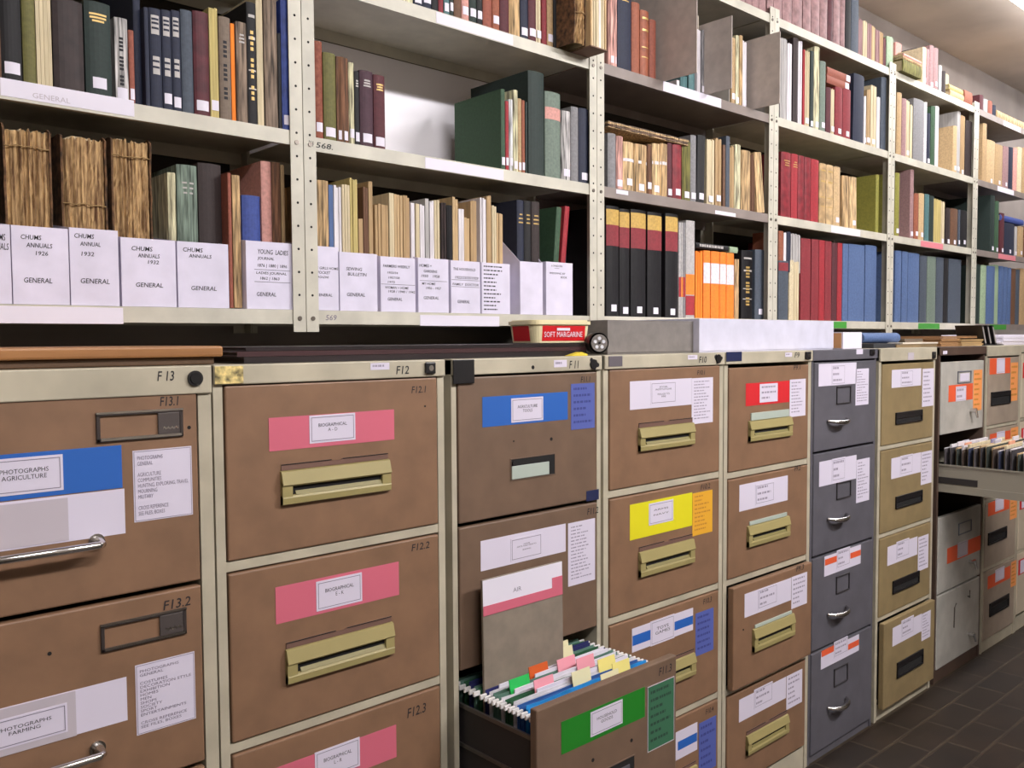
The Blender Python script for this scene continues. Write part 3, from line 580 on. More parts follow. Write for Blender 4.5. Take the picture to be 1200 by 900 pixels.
def book(x0, x1, z0, h, y, depth, col, kind, opts, far=False):
    """spine faces -y; local origin at bottom left of the spine"""
    t = max(x1 - x0, .003); lean = 0
    for o in opts:
        if o[0] == 'L': lean = radians(float(o[1:]))
    if lean: t *= cos(lean)
    X_, Z_ = x0 + .0003, z0 + .0006
    if lean > 0: Z_ += t * sin(lean)
    root = bpy.data.objects.new('pamphlet' if kind == 'p' and t < .013 else 'book', None); COL.objects.link(root)
    root.location = (X_, y, Z_); root.rotation_euler = (0, lean, 0); t -= .0006
    cm = cmat(col, kind); root['category'] = 'book'
    if kind == 'p':      # thin pamphlet or paper bundle
        b = MB(); r = random.Random(int(x0 * 1e4)); nn = max(1, int(t / .006))
        for i in range(nn):
            a = t * i / nn; e = t * (i + 1) / nn - .0003; dh = r.uniform(0, .006) if nn > 1 else 0
            b.box(a, r.uniform(0, .003), 0, e, depth - .002, h - dh, cm, .0006 if t > .004 else 0)
        b.build('cover', root)
    else:
        bb = min(t * .16, .006); pts = spine_pts(t, bb); c_ = min(.0025, t * .15)
        if kind == 'w': 
            r = random.Random(int(x0 * 1e4)); pts = [(px, py + r.uniform(-.0012, .0012)) for px, py in pts]
        poly = pts + [(t, depth), (t - c_, depth), (t - c_, .002)] + [(c_, .002), (c_, depth), (0, depth)]
        b = MB(); b.prism(poly, 0, h, cm, 'z'); b.build('cover', root)
        MB().box(c_ + .0001, .0022, .002, t - c_ - .0001, depth - .003, h - .004, PAGES).build('page_block', root)
        dec = MB(); n = 0
        for o in opts:
            k = o[0]
            if k in 'gS':
                M_ = GOLD if k == 'g' else SILVER
                if len(o) > 1 and o[1] == '2':
                    for q in (.72, .9): shell(dec, t, bb, h * q - .006, h * q, M_, .0004, .15, .85)
                    for q in (.3, .45): shell(dec, t, bb, h * q - .003, h * q, M_, .0004, .1, .9)
                elif len(o) > 1 and o[1] == '3':
                    shell(dec, t, bb, h * .74, h * .93, M_, .0004, .12, .8); shell(dec, t, bb, h * .34, h * .52, M_, .0004, .2, .8)
                    for q in (.79, .84, .88, .4, .46): shell(dec, t, bb, h * q, h * q + .004, cm, .0008, .15, .75)
                else:
                    r = random.Random(int(x0 * 1e4 + 5))
                    for j in range(3):
                        q = .88 - .035 * j; a = r.uniform(.15, .3); shell(dec, t, bb, h * q - .0035, h * q, M_, .0004, a, 1 - a)
                n += 1
            if k == 'V':       # illegible vertical title
                M_ = INK if PAL[col][0] > 110 else GOLD
                for j in range(14):
                    if j % 5 == 3: continue
                    q = .2 + .045 * j; shell(dec, t, bb, h * q, h * q + h * .028, M_, .0004, .3, .62)
                n += 1
            if k == 'R': shell(dec, t, bb, h * float(o[1:3]) / 100, h * float(o[3:5]) / 100, cmat(o[6:], 'c'), .0005, 0, 1); n += 1
        if n: dec.build('spine_lettering' if any(o[0] in 'gSV' for o in opts) else 'spine_panel', root)
    if 's' in opts:
        wv = min(t * .8, .024); a = .5 - wv / t / 2; bb = 0 if kind == 'p' else min(t * .16, .006)
        zl = .006 + random.Random(int(x0 * 1e4)).uniform(0, .012)
        shell(MB(), t, bb, zl, zl + .02, PAPER, .0009, max(a, .02), min(1 - a, .98)).build('spine_label', root)
    return root
KN = dict(c='cloth book', w='worn book', l='leather book', p='booklet', m='mottled book')
FEAT = lambda col, kind, opts, t, h: None
def describe(col, kind, opts, t, h):
    s = []
    if h > .27: s.append('tall')
    elif h < .19: s.append('short')
    if t < .011: s.append('slim')
    elif t > .065: s.append('thick')
    d = ' '.join(s + [cname(col), KN[kind]])
    f = []
    for o in opts:
        if o[0] == 'g': f.append('gold bands')
        if o[0] == 'S': f.append('silver bands')
        if o[0] == 'V': f.append('vertical title')
        if o[0] == 'R': f.append(cname(o[6:]) + ' band')
        if o[0] == 's': f.append('white sticker')
    lean = any(o[0] == 'L' for o in opts)
    if lean: d = 'leaning ' + d
    if f: d += ' with ' + f[0]
    return d
def row(k, lvl, txt, zoff=0.0, inset=.012, place=None):
    """u0 u1 vtop colour kind opts...   (vtop may be h0.27 = height)"""
    base = LV[lvl] + zoff + (.006 if (k == 0 and lvl == 'second') else 0); pl = place or shelf_name(k, lvl); prev_x = None
    for ln in txt.strip().splitlines():
        p = ln.split()
        if not p: continue
        u0, u1 = float(p[0]), float(p[1]); opts = p[5:]; y = SY + inset; dep = None; b0 = base
        for o in opts:
            if o[0] == 'i': y = SY + float(o[1:]) / 1000
            if o[0] == 'd': dep = float(o[1:]) / 1000
            if o[0] == 'z': b0 = base + float(o[1:]) / 1000
        xa, xb = onxz(u0, b0 + .1, y), onxz(u1, b0 + .1, y)
        lean = [float(o[1:]) for o in opts if o[0] == 'L']
        if lean: xa, xb = onxz(u0, b0, y), onxz(u1, b0, y)
        h = float(p[2][1:]) if p[2][0] == 'h' else ony((u0 + u1) / 2, float(p[2]), y).z - b0
        nx = {'bottom': LV['second'], 'second': LV['third'], 'third': LV['top']}.get(lvl)
        if nx: h = min(h, nx - .034 - b0)
        if lean: h = h / cos(radians(lean[0])) - (xb - xa) * .3
        if prev_x is not None and xa < prev_x and xa > prev_x - .012 and not lean: xa = prev_x
        lim = X(k) - .003
        if xb > lim and lvl != 'top': xb = lim
        if dep is None: dep = min(h * .74, .25 if h > .2 else .16)
        dep = min(dep, .568 - y)
        r_ = book(xa, xb, b0, h, y, dep, p[3], p[4], opts)
        if not lean: prev_x = xb
        BOOKS.append((r_, describe(p[3], p[4], opts, xb - xa, h), pl, xa))

row(0, 'second', '''
-22 0 h.27 brown c
0 24.5 h.262 black c g s
25.5 41 h.262 olive c
42 61 h.262 cream p
61.5 97.5 1 darkbrown l
99 130 4 darkgreen c g s
134 149.5 22 palegrey w V s
150.6 157 36 brick c s
157 165.5 h.256 navy c i30
166 175 9 navy c
175.5 189.5 11 navy c S3
190 201.3 13 navy c S3 s
201.6 212 13.5 navy c S3 s
212.4 226 13 slate c
226.6 245 15 maroon l s
245.8 256.5 7.5 yellow p s
257 270.5 21 greybrown c V
271 276 28 orange p
277 289.5 27 greybrown w S
290 301 4 black c V S2
301.5 309.5 h.27 cream p
310 325.5 h.27 greybrown w
326 330 h.2 black c
330 343 h.272 royal l s
''')
RAG = []
row(0, 'bottom', '''
198.5 208 203 cream w i50 d140
209 233 194.5 greygreen w i50 S d150
234 261 193 darkbrown c i50 d150
264 272.5 203 brick c i20
273.5 283 206 tan w i20
284.5 306 230 royal c i48 d170
307.5 319.5 190 pink c i44 d210
320 330.5 191 brown w i44 d210
331 335.5 194 tan p i44 d200
''', zoff=.0022)
row(1, 'third', '''
455 466 h.24 white p
467 483 h.24 cream w
484 494 h.24 navy c s
494.5 505 h.24 navy c s
505.5 513 h.24 black c
513.5 519 h.24 crimson c
519.5 526 h.24 teal c s
526.5 531 h.24 darkgreen c s
531.5 540 h.24 brown c
540.5 549 h.24 pink c s
549.5 558 h.24 darkgreen c s
558.5 565 h.24 black c s
565.5 576 h.24 brick c
576.5 585 h.24 rust c s
585.5 596 h.24 maroon c
596.5 609 h.24 tan w
609.5 618.5 h.24 navy c s
619 628 h.24 maroon c s
628.5 634.5 h.24 cream p s
635 640.5 h.24 crimson c
641 648 h.24 tan c s
648.5 654 h.24 black c
''')
row(1, 'second', '''
368.8 378 49 rust m s
379 393.5 63 olive c s
394 408 68 brown w s
408.5 415 74 cream w s
415.5 421 84 black c S s
421.5 437 84 purple c S s
437.7 451 89 maroon c g s
587 591.8 105 green c d190 s
592.3 596 119 red c s
596.5 601 117 white w s
601.5 606.5 106 cream w d150 s
607 611 116 tan c s
611.5 615 118 rust c s
615.8 618 120 darkgreen c
619 637.5 85 darkgreen c d245
638.5 656.5 109 greygreen c R6882_pink
657.5 668.5 131 palegrey w s
669 677.5 126 grey c
678 689.5 128 navy c s
''')
row(1, 'bottom', '''
372 386 212 tan w
386.5 392 217 blue p
392.5 401.5 217 white p
402.5 411.5 216 cream p
412 420.5 209 yellow p d180
421 426.5 254 tan p
427 433 218 brown p
433.5 438.5 213 tan p
441 447.5 238 tan p
448 456.5 239 tan p
457 463 225 cream p
463.5 473 227 buff p
473.5 481 229 tan p
483 487.5 238 white p
488 493 238 cream p
493.5 499 239 white p
499.5 504 233 palegrey p
504.5 509.5 235 white p
510 516 234 cream p
517.5 523.5 238 darkbrown w
524 530.5 241 black w
531 537.5 231 buff p
538 544.5 244 white p
545 551.5 255 buff p
552 559.5 235 tan p
564 570.5 232 white p
571 577 229 tan p
577.5 582.5 240 cream p
583 590 249 buff p
606 614 235 navy c g
614.5 622.5 236 black c g
623 632.5 237 darkbrown c g
645 651 240 green c L5
652.5 658 239 red c L6.5
660 664 287 navy p
''', inset=.022, zoff=.0022)
row(2, 'third', '''
712.5 723 h.25 pink w s
723.6 739.5 h.25 navy c g
740 749.3 4 rust c
750 760 13.5 rust l g2
760.6 768.5 24 brick c
793 797 92 white p i16 d150
798 806 88 teal p i16 d150
807 814 86 teal c i16 d150
817.5 821.5 34 white p
822 826 36 grey w s
857 861.5 45 tan c s
862 866 42 cream w s
866.5 870 42 tan w
870.5 875 48 white p s
''')
row(2, 'second', '''
712 721.5 157 grey c
722 729.5 160 pink w s
730 742.5 167 buff w R6066_white s
743 757.5 170 tan w R6066_white s
758 763.5 170 brown w s
764 773 169 buff w R6066_white s
773.3 781.5 169 tan w R6066_white
782 787.5 168 maroon c s
788 798.5 170 crimson l s
799 808.5 166 olive w s
809 815.5 159 grey c s
816 825 154.5 black c L1.5 s
829 837.5 163 cream p s
838.5 846 162 tan p s
847 850 170 brown c
850.5 855 160 slate c
856 860.5 171 tan p
861 867.5 170 cream w
868.5 879 177 tan w
880 885 180 brown p
887.5 896 176 buff w L-7
''')
row(2, 'bottom', '''
710.3 725.2 242 black l R8397_gold R6483_crimson s
725.8 737.5 245.5 black l R8397_gold R6483_crimson s
739 756.5 246.5 black l R8397_gold R6483_crimson s
758.5 775 249.5 black l R8397_gold R6483_crimson s
779.5 794 251 black l R8397_gold R6483_crimson s
795.2 797.8 261 palegrey c R2243_red
798.1 800.3 261 palegrey c R2243_orange
800.6 802.9 261 grey c R2243_red
803.4 813.8 259 palegrey c R2445_orange R0323_red
815 823.8 294 orange p R5282_white
824.1 832.2 294 orange c R5282_white
833 842.8 295 orange c R5282_white
843.3 850.7 296 orange c R5282_white
851.2 859.8 297 orange c R5282_white
861 865.5 304 tan w
868.5 881.5 294 black l S2 V
884.5 895 293 slate c s
895.5 901 303 brick w s
''', inset=.03)
row(3, 'third', '''
915 922.5 44 palegrey p
923 928 50 white p
929 935 45 darkbrown c
935.5 940.5 45 white p
941 943 58 red p
943.5 948.5 59 cream p s
949.5 953 60 darkgreen c s
953.5 959.5 54 cream w s
960.5 967 72.5 greygreen c s
968 973.5 103 maroon c
974 978 104 cream p s
978.5 987 103 crimson c s
987.5 996.5 105 crimson c s
999 1011 80 navy c L1
1012.5 1015.5 112 white p s
1016 1020 104 tan p s
1020.5 1027 100 cream p s
1027.5 1031.5 113 white p
1032 1038 91 slate c
''', inset=.018)
row(3, 'second', '''
915 926.5 179 crimson l g
927 934.5 181 red c g
935 942 183 crimson l
942.5 949.5 185 crimson l
950 959 187.5 red c
960 967.5 192 tan l g2
968 976 194 buff l g2
976.5 984 196 buff c s
987 994.5 202 tan w L-2
995.5 1003.5 203 buff w L-2 s
1026 1029.5 205 chartreuse c d250
''', inset=.018)
row(3, 'bottom', '''
912 923.5 306 slate c R8397_crimson
924.5 929.5 305 cream c
930 936.5 306 cream p
938 949.5 280 crimson c
950.5 959 281 crimson c
959.5 966 282 red c
966.5 974 283 crimson c
974.5 980.5 285 maroon c
981 986.3 285 red c
987 993.3 286 blue c
993.8 1012.5 287 blue c
1013.5 1026.5 288 blue c
''', inset=.018)
row(3, 'bottom', '''
912.5 918 271 rust c
918.5 921.5 272 white p
922 926.5 272 navy c
927 938 274 palegrey p
''', inset=.02, zoff=.1765, place='red-topped row of the fourth bay')
row(4, 'third', '''
1050.5 1056 109 tan c
1056.5 1061.5 116 mauve c
1062 1066 117 cream p s
1066.5 1069.5 122 cream p
1070 1082 117 grey c
1082.5 1085.5 120 white c
1086 1089.5 133 navy c s
1090.5 1095.5 125 green c
1096 1100 124 white p
1116.5 1121 148 buff c s
1121.5 1125.5 130 palegrey p s
1126 1130.5 135 tan p s
1131 1138.5 142 darkbrown c
''', inset=.018)
row(4, 'second', '''
1048.5 1053.5 203 chartreuse c s
1066 1070 199 mauve c d240 s
1071 1076 227 rust c s
1076.5 1082.5 227 buff c s
1083.5 1088.5 228 teal c
1089 1094 230 darkgreen c
1094.5 1102.5 233 yellow p
1103 1107 236 cream p s
1108.5 1113 244 darkbrown c s
1113.5 1122 245 brown c s
1123 1125 246 slate c s
1125.5 1133 247 black c s
''', inset=.018)
row(4, 'bottom', '''
1048.5 1055.5 294 blue c
1056.5 1063 295 blue c
1063.5 1076.5 297 blue c
1077.5 1085.5 300 slate c
1086 1096 301 greygreen c
1096.5 1105 302 slate c
1105.5 1110.5 303 black c
1111 1125.5 304 slate c
''', inset=.018)
row(5, 'third', '''
1151 1155.5 145 tan c
1156 1165.5 165 buff c s
1166 1174.5 170 tan c s
1175 1181.5 172 mauve c s
1182 1186.5 173 navy c
1187 1191.5 174 pink c
1192 1197 173 cream c
1197.5 1204 174 tan c
''', inset=.018)
row(5, 'second', '''
1160 1165 229 darkgreen c s
1165.5 1170 236 green c s
1171.5 1176.5 250 maroon c s
1177 1188.5 262 navy c s
1189 1192.5 265 palegrey p s
1193 1199 266 tan c s
1199.5 1206 266 brown c
''', inset=.018)
row(5, 'bottom', '''
1143 1148 310 darkgreen c
1148.5 1155 311 palegreen c
1155.5 1165 312 blue c
1165.5 1169.5 310 palegreen p
1170 1175 312 blue c
1175.5 1180 313 blue c
1180.5 1184 314 blue c
1184.5 1189.5 315 brown c
1190 1194 316 slate c
1194.5 1202 315 tan c
''', inset=.018)
row(2, 'top', '''
866 873 h.22 mauve c
873.5 881 h.22 mauve c
881.5 889 h.22 mauve c
889.5 897.5 h.22 mauve c
''')
row(3, 'top', '''
899 906.5 h.235 mauve l
907 916.5 h.235 mauve l
917 928 h.235 mauve l
928.5 940 h.235 mauve l
941 950.5 h.235 mauve l
951 960.5 h.235 mauve l
961 969.5 h.235 mauve l
970 976 h.235 maroon l
976.5 984.5 h.235 mauve l
985 990 h.235 mauve l
990.8 997 h.245 black c
997.5 1006 h.245 slate c
1006.5 1011.5 22 mauve p
1012 1016.5 24 cream p
1017 1021.5 27 mauve p
1022 1026 30 buff p
1026.5 1031 34 mauve p
1031.5 1035 37 tan p
1035.5 1038.5 44 maroon p
1039 1046.5 44 palegreen c
''')
row(4, 'top', '''
1049 1056 51 pink c i130 d100
1073 1078 57 navy c i130 d100
1081 1085 56 cream c s
1085.5 1088.5 58 mauve c
1089 1093.5 54 mauve c s
1094 1099 57 mauve c s
1100.5 1103.5 77 palegrey c
1104.5 1108 84 darkbrown c
1108.5 1112 86 cream p i90 d60
''')
row(5, 'top', '''
1148 1152.5 112 maroon c
1153 1157.5 117 palegrey c
1158 1163 119 brick c
1163.5 1167 124 navy c
''')

# ragged annuals with their spines gone
def ragged(u0, u1, v, label, seed, k=0, lvl='bottom', inset=.05, depth=.2, clamp=None):
    y = SY + inset; b0 = LV[lvl] + .004; xa, xb = onxz(u0, b0 + .15, y), onxz(u1, b0 + .15, y)
    if clamp: xa, xb = max(xa, clamp[0]), min(xb, clamp[1])
    t = xb - xa; h = ony((u0 + u1) / 2, v, y).z - b0
    r = random.Random(seed); root = thing('ragged_book', label, 'book', (xa, y, b0 + .0006))
    nx, nz = 26, 34; vs = []; fs = []
    off = [r.uniform(-.003, .003) for _ in range(nx + 1)]; tops = [r.uniform(-.006, .002) for _ in range(nx + 1)]
    for j in range(nz + 1):
        for i in range(nx + 1):
            q = i / nx; zq = j / nz
            yy = -.008 * sin(pi * q) + off[i] + r.uniform(-.0012, .0012)
            vs.append((.004 + (t - .008) * q + r.uniform(-.0006, .0006), yy + .004, zq * (h + (tops[i] if j == nz else 0))))
    for j in range(nz):
        for i in range(nx): a = j * (nx + 1) + i; fs.append((a, a + 1, a + nx + 2, a + nx + 1))
    SP = mat('bare_spine', (206, 170, 120), .9, 'streak', scale=190, c2=(84, 52, 28)); n0 = (nx + 1) * nz
    b = MB(); b.add(vs, fs, SP)
    back = [(.004, depth, 0), (t - .004, depth, 0), (t - .004, depth, h - .004), (.004, depth, h - .004)]
    b.add([vs[n0 + i] for i in range(nx + 1)] + back[2:], [tuple(range(nx + 3))], PAGES)
    b.add([vs[0], vs[n0], back[3], back[0]], [(0, 1, 2, 3)], PAGES); b.add([vs[nx], vs[n0 + nx], back[2], back[1]], [(0, 1, 2, 3)], PAGES); b.add(back, [(0, 1, 2, 3)], PAGES)
    b.build('page_block', root)
    for sx in (0, 1):
        b = MB(); BD = mat('ragged_board', (98, 70, 46), .9, 'noise', scale=70, amt=.4); xs = (0 if sx == 0 else t - .0035)
        prof = [(-.002 + r.uniform(-.003, .003), h * q / 12) for q in range(13)] + [(.01, h + .006 + r.uniform(-.002, .004)), (.06, h + .003), (depth, h + .002), (depth, 0)]
        b.prism(prof, xs, xs + .0035, BD, 'x'); b.build('cover_board', root)
    b = MB()
    for q in (.32, .9 if seed % 2 else .6):
        pts = [(.002 + (t - .004) * i / 8, -.008 * sin(pi * i / 8) - .001 + r.uniform(-.001, .001), h * q + r.uniform(-.002, .002)) for i in range(9)]
        b.tube(pts, .0012, mat('binding_cord', (150, 122, 80), .9), 6)
    b.build('binding_cord', root)
    return root
ragged(3, 62, 153, 'leftmost of the three thick ragged annuals, its brown spine stripped', 1, clamp=(.1265, .2137))
ragged(71, 129, 163, 'middle of the three thick ragged annuals, with the widest bare spine', 2, clamp=(.2199, .3002))
ragged(131, 179, 166, 'rightmost of the three thick ragged annuals, a loose board curling at its side', 3, clamp=(.3088, .4075))
ragged(-40, -2, 140, 'ragged brown annual cut by the left picture edge on the bottom shelf', 4, clamp=(.0725, .1205))
ragged(672, 686, -60, 'ragged brown book with torn spine beside the stack of unbound papers', 6, k=1, lvl='third', inset=-.055)

# paper bundle overhanging the end of the second bay's third shelf
y = .2465; b0 = LV['third']; xa, xb = onxz(686, b0 + .15, SY - .055) + .003, X(1) - .037
root = thing('paper_bundle', 'bundle of upright unbound cream papers overhanging the shelf edge', 'papers', (xa, y, b0 + .0006))
b = MB(); r = random.Random(3); n = 9; wv = (xb - xa) / n
for i in range(n): b.box(wv * i, r.uniform(0, .006), .003, wv * (i + 1) - .0006, .24, .24 - r.uniform(0, .01), cmat(r.choice(['cream', 'white', 'buff', 'cream']), 'p'), .0008)
b.build('papers', root)
MB().prism([(-.0005, 0), (xb - xa + .004, 0), (xb - xa, .003), (-.0005, .003)], .001, .25, mat('folder_card', (120, 92, 76), .8), 'y').build('cover_board', root)
# divider boards in the third bay
def divider(x, y0, y1, z0, z1, label, col=(192, 180, 172)):
    b = MB(); b.box(-.0015, 0, 0, .0015, y1 - y0, z1 - z0, mat('grey_board', col, .85, 'noise', amt=.05, scale=30), .0005)
    o = b.build('divider_board', None, (x, y0, z0)); tag(o, label, 'divider', 'divider boards in the third bay'); return o
zb_ = LV['third'] + .0008
divider(1.935, .2, .56, zb_, zb_ + .33, 'largest grey divider board jutting from the shelf, left of teal books')
divider(2.155, .225, .50, zb_, onx(855, 19, 2.155).z, 'middle grey divider board jutting out between two groups of pale books')
divider(2.4335, .221, .50, zb_, onx(913.5, 37, 2.4335).z, 'rightmost grey divider board jutting out over the fourth bay upright')
divider(2.13, .335, .59, zb_, onx(838.5, 12, 2.13).z, 'cream board standing upright behind the middle grey divider', (196, 186, 170))
divider(2.30, .33, .59, zb_, onx(891, 24, 2.30).z, 'pale board standing upright behind the rightmost grey divider', (186, 180, 170))

# covers facing the viewer's left at the far bays handled by deep books; flat-lying things
def lying(name, label, k, z, u0, u1, th, y0, dep, col, kind='c', cat='book', rotz=0, parts=True, pages=True):
    xa, xb = onxz(u0, z + th / 2, y0), onxz(u1, z + th / 2, y0)
    root = thing(name, label, cat, (xa, y0, z + .0006), None, (0, 0, rotz)); w_ = xb - xa; cm = cmat(col, kind)
    b = MB(); c_ = min(.0025, th * .15)
    b.box(0, 0, 0, w_, dep, c_, cm); b.box(0, 0, th - c_, w_, dep, th, cm); b.box(0, 0, c_, .003, dep, th - c_, cm); b.build('cover', root)
    MB().box(.0032, .002, c_ + .0001, w_ - .003, dep - .003, th - c_ - .0001, PAGES).build('page_block', root)
    return root
def lyspine(label, z, u0, u1, th, y0, dep, col, kind='c', sticker=False, titled=False, capcol=None):
    """lies flat with its spine towards the aisle"""
    xa, xb = onxz(u0, z + th / 2, y0), onxz(u1, z + th / 2, y0); w_ = xb - xa; root = thing('book', label, 'book', (xa, y0, z + .0006)); cm = cmat(col, kind)
    c_ = min(.0025, th * .15); pl = [(-.003 * sin(pi * i / 6), th * i / 6) for i in range(7)]
    b = MB(); b.prism(pl + [(dep, th), (dep, th - c_), (.003, th - c_), (.003, c_), (dep, c_), (dep, 0)], 0, w_, cm, 'x'); b.build('cover', root)
    MB().box(.003, .0032, c_ + .0001, w_ - .003, dep - .003, th - c_ - .0001, PAGES).build('page_block', root)
    if sticker: MB().box(w_ * .8, -.0042, th * .12, w_ * .97, -.0032, th * .88, PAPER).build('spine_label', root)
    if titled:
        b = MB(); r = random.Random(3); x = w_ * .1
        while x < w_ * .8: q = r.uniform(.006, .014); b.box(x, -.0045, th * .25, x + q, -.003, th * .75, SILVER); x += q + .003
        b.build('spine_lettering', root)
    return root
zt = ony(835, 293.5, SY + .03).z + .003
lyspine('black book with white lettering lying flat on the orange volumes', zt, 815, 853, .017, SY + .03, .15, 'black', titled=True)
lyspine('pale green booklet lying flat at the end of the orange volumes', zt - .0035, 854.5, 864, .02, SY + .032, .14, 'palegreen')
# flat folio resting on upright books in bay three
y = SY + .004; z = ony(745, 158, y).z + .004; xa, xb = onxz(712, z, y), onxz(806, z, y)
root = thing('folio', 'ragged brown folio lying flat on top of old books in the third bay', 'book', (xa, y, z)); b = MB(); r = random.Random(9)
for i in range(7):
    n = 14; e0 = [(-r.uniform(0, .006)) for _ in range(n + 1)]; w_ = xb - xa; cm = cmat(r.choice(['brown', 'tan', 'greybrown', 'buff']), 'w')
    poly = [(w_ * q / n, e0[q]) for q in range(n + 1)] + [(w_ - r.uniform(0, .01), .2), (r.uniform(0, .01), .2)]
    b.prism(poly, .0026 * i, .0026 * i + .002, cm, 'z')
b.build('pages', root)
# lying reds in bay four
z1_ = max(ony(980, 103, SY + .018).z, 0) + .006
lyspine('lower of two red books lying flat on the fourth bay third shelf', z1_, 968.5, 994.5, .03, SY + .018, .15, 'brick', sticker=True)
lyspine('upper of two red books lying flat on the fourth bay third shelf', z1_ + .0315, 969, 996, .031, SY + .02, .15, 'brick', sticker=True)
# top-of-shelving stacks
ZT = LV['top']
lyspine('thick olive book lying at the bottom of the stack atop the fifth bay', ZT, 1058, 1079.5, .05, SY - .02, .14, 'olive', 'w')
lyspine('thin tan book in the middle of the stack atop the fifth bay', ZT + .0505, 1057.5, 1079, .012, SY - .02, .14, 'tan', 'w')
lyspine('thin pink book at the top of the stack atop the fifth bay', ZT + .063, 1058.5, 1079.5, .012, SY - .02, .14, 'pink')
lyspine('tan book lying flat near the end of the fifth bay top', ZT, 1113, 1129, .03, SY + .004, .15, 'buff')
lyspine('brown-yellow book lying on the tan one atop the fifth bay', ZT + .031, 1112, 1128, .022, SY + .004, .15, 'yellow')
lyspine('rust book lying flat at the far end of the fifth bay top', ZT, 1130, 1139, .06, SY + .004, .15, 'rust')
lyspine('long tan ledger lying flat on top of the sixth bay', ZT, 1168, 1212, .035, SY + .004, .2, 'buff', 'w')
lyspine('bright blue book lying across books on the sixth bay second shelf', ony(1182, 262, SY + .018).z + .006, 1172, 1199, .03, SY + .016, .15, 'royal')
# small tags
def unique_labels():
    from collections import defaultdict
    by = defaultdict(list)
    for r_, d_, p_, x_ in BOOKS: by[p_].append([x_, r_, d_])
    W = lambda s: len(s.split()); out = []
    ORD = ['first', 'second', 'third', 'fourth', 'fifth', 'sixth', 'seventh', 'eighth', 'ninth', 'tenth', 'eleventh', 'twelfth']
    for p_, L in by.items():
        L.sort(key=lambda q: q[0]); ds = [q[2] for q in L]
        short = [d.split(' with ')[0][:-5] if d.split(' with ')[0].endswith(' book') else d.split(' with ')[0] for d in ds]
        for i, q in enumerate(L):
            d = q[2]
            if ds.count(d) == 1: lab = '%s on the %s' % (d, p_)
            else:
                sd = d.split(' with ')[0]; lab = None
                if i > 0 and sum(1 for j in range(1, len(L)) if ds[j] == d and short[j - 1] == short[i - 1]) == 1 and short[i - 1] != short[i]:
                    nb = ' '.join(w for w in short[i - 1].split() if w not in ('tall', 'short', 'slim', 'thick', 'leaning'))
                    lab = '%s right of %s, %s' % (d, nb if nb.endswith('booklet') else nb + ' one', p_)
                    same = [j for j in range(1, len(L)) if ds[j] == d and short[j - 1].endswith(nb)]
                    if len(same) > 1 or W(lab) > 16 or nb in d: lab = None
                if lab is None:
                    idx = [j for j in range(len(L)) if ds[j] == d]; n_ = idx.index(i)
                    lab = '%s of %d such from left: %s, %s' % (ORD[n_], len(idx), d, p_)
                    lab = '%s, %s from left, %s' % (d, ORD[n_], p_)
            if lab.count(' ') > 15: lab = lab.replace('of the ', '')
            q[1]['label'] = lab; q[1]['group'] = 'books on the %s' % p_
unique_labels()

# ------------------------------------------------------------------ white magazine boxes
BOXM = mat('box_card', (218, 212, 230), .7, 'noise', amt=.03, scale=20)
def magbox(k, uL, uR, vt, label, lines, depth=.22, backh=.25, lo=0.0, yf=SY + .004, group='white boxes on the bottom shelf'):
    z0 = LV['bottom'] + .0006; xa, xb = max(onxz(uL, z0 + .08, yf), X(k - 1) + .004), min(onxz(uR, z0 + .08, yf), X(k) - .004); h = ony((uL + uR) / 2, vt, yf).z - z0; w_ = xb - xa; backh = h + backh - .23
    root = thing('magazine_box', label, 'magazine box', (xa, yf, z0), group); t = .0015
    b = MB(); b.box(0, 0, 0, w_, t, h, BOXM); prof = [(t, 0), (depth, 0), (depth, backh), (depth * .55, backh), (t, h)]
    b.prism(prof, 0, t, BOXM, 'x'); b.prism(prof, w_ - t, w_, BOXM, 'x'); b.box(t, depth - t, 0, w_ - t, depth, backh, BOXM); b.box(t, t, 0, w_ - t, depth - t, t, BOXM)
    b.build('box_body', root)
    if lines:
        b = MB()
        for tx, cx_, cz_, ww, hh in lines:
            if tx == '-': b.add([(w_ * (cx_ - ww / 2), -.0004, h * cz_), (w_ * (cx_ + ww / 2), -.0004, h * cz_), (w_ * (cx_ + ww / 2), -.0004, h * cz_ + .0008), (w_ * (cx_ - ww / 2), -.0004, h * cz_ + .0008)], [(0, 1, 2, 3)], INK)
            elif tx[0] == '#': b.lines(w_ * (cx_ - ww / 2), w_ * (cx_ + ww / 2), h * (cz_ - hh / 2), h * (cz_ + hh / 2), -.0004, int(tx[1:]), INK, seed=int(uL), fill=.32)
            else: b.text(tx, w_ * cx_, -.0004, h * cz_, w_ * ww, h * hh, INK, shear=.12)
        b.build('handwriting', root)
    return root
G_ = ('GENERAL', .42, .3, .5, .07)
magbox(0, -28, 12.5, 262, 'white box at the left picture edge marked with clipped handwriting', [('CHUMS\nANNUALS', .6, .78, .7, .2)], depth=.26)
magbox(0, 14, 80.5, 266, 'white box handwritten CHUMS ANNUALS 1926 GENERAL', [('CHUMS', .34, .86, .36, .06), ('ANNUALS', .48, .76, .46, .06), ('1926', .52, .66, .22, .055), ('GENERAL', .44, .31, .5, .065)], depth=.26)
magbox(0, 82, 139, 268.5, 'white box handwritten CHUMS ANNUAL 1932 GENERAL on two lines', [('CHUMS', .3, .9, .4, .06), ('ANNUAL', .42, .8, .42, .055), ('1932', .36, .67, .26, .055), ('GENERAL', .5, .32, .6, .065)], depth=.26)
magbox(0, 142, 206, 280, 'white box handwritten CHUMS ANNUALS 1932, shorter than its neighbours', [('CHUMS', .38, .85, .38, .065), ('ANNUALS', .5, .75, .4, .06), ('1932', .58, .66, .2, .055), ('GENERAL', .5, .32, .5, .065)], depth=.26)
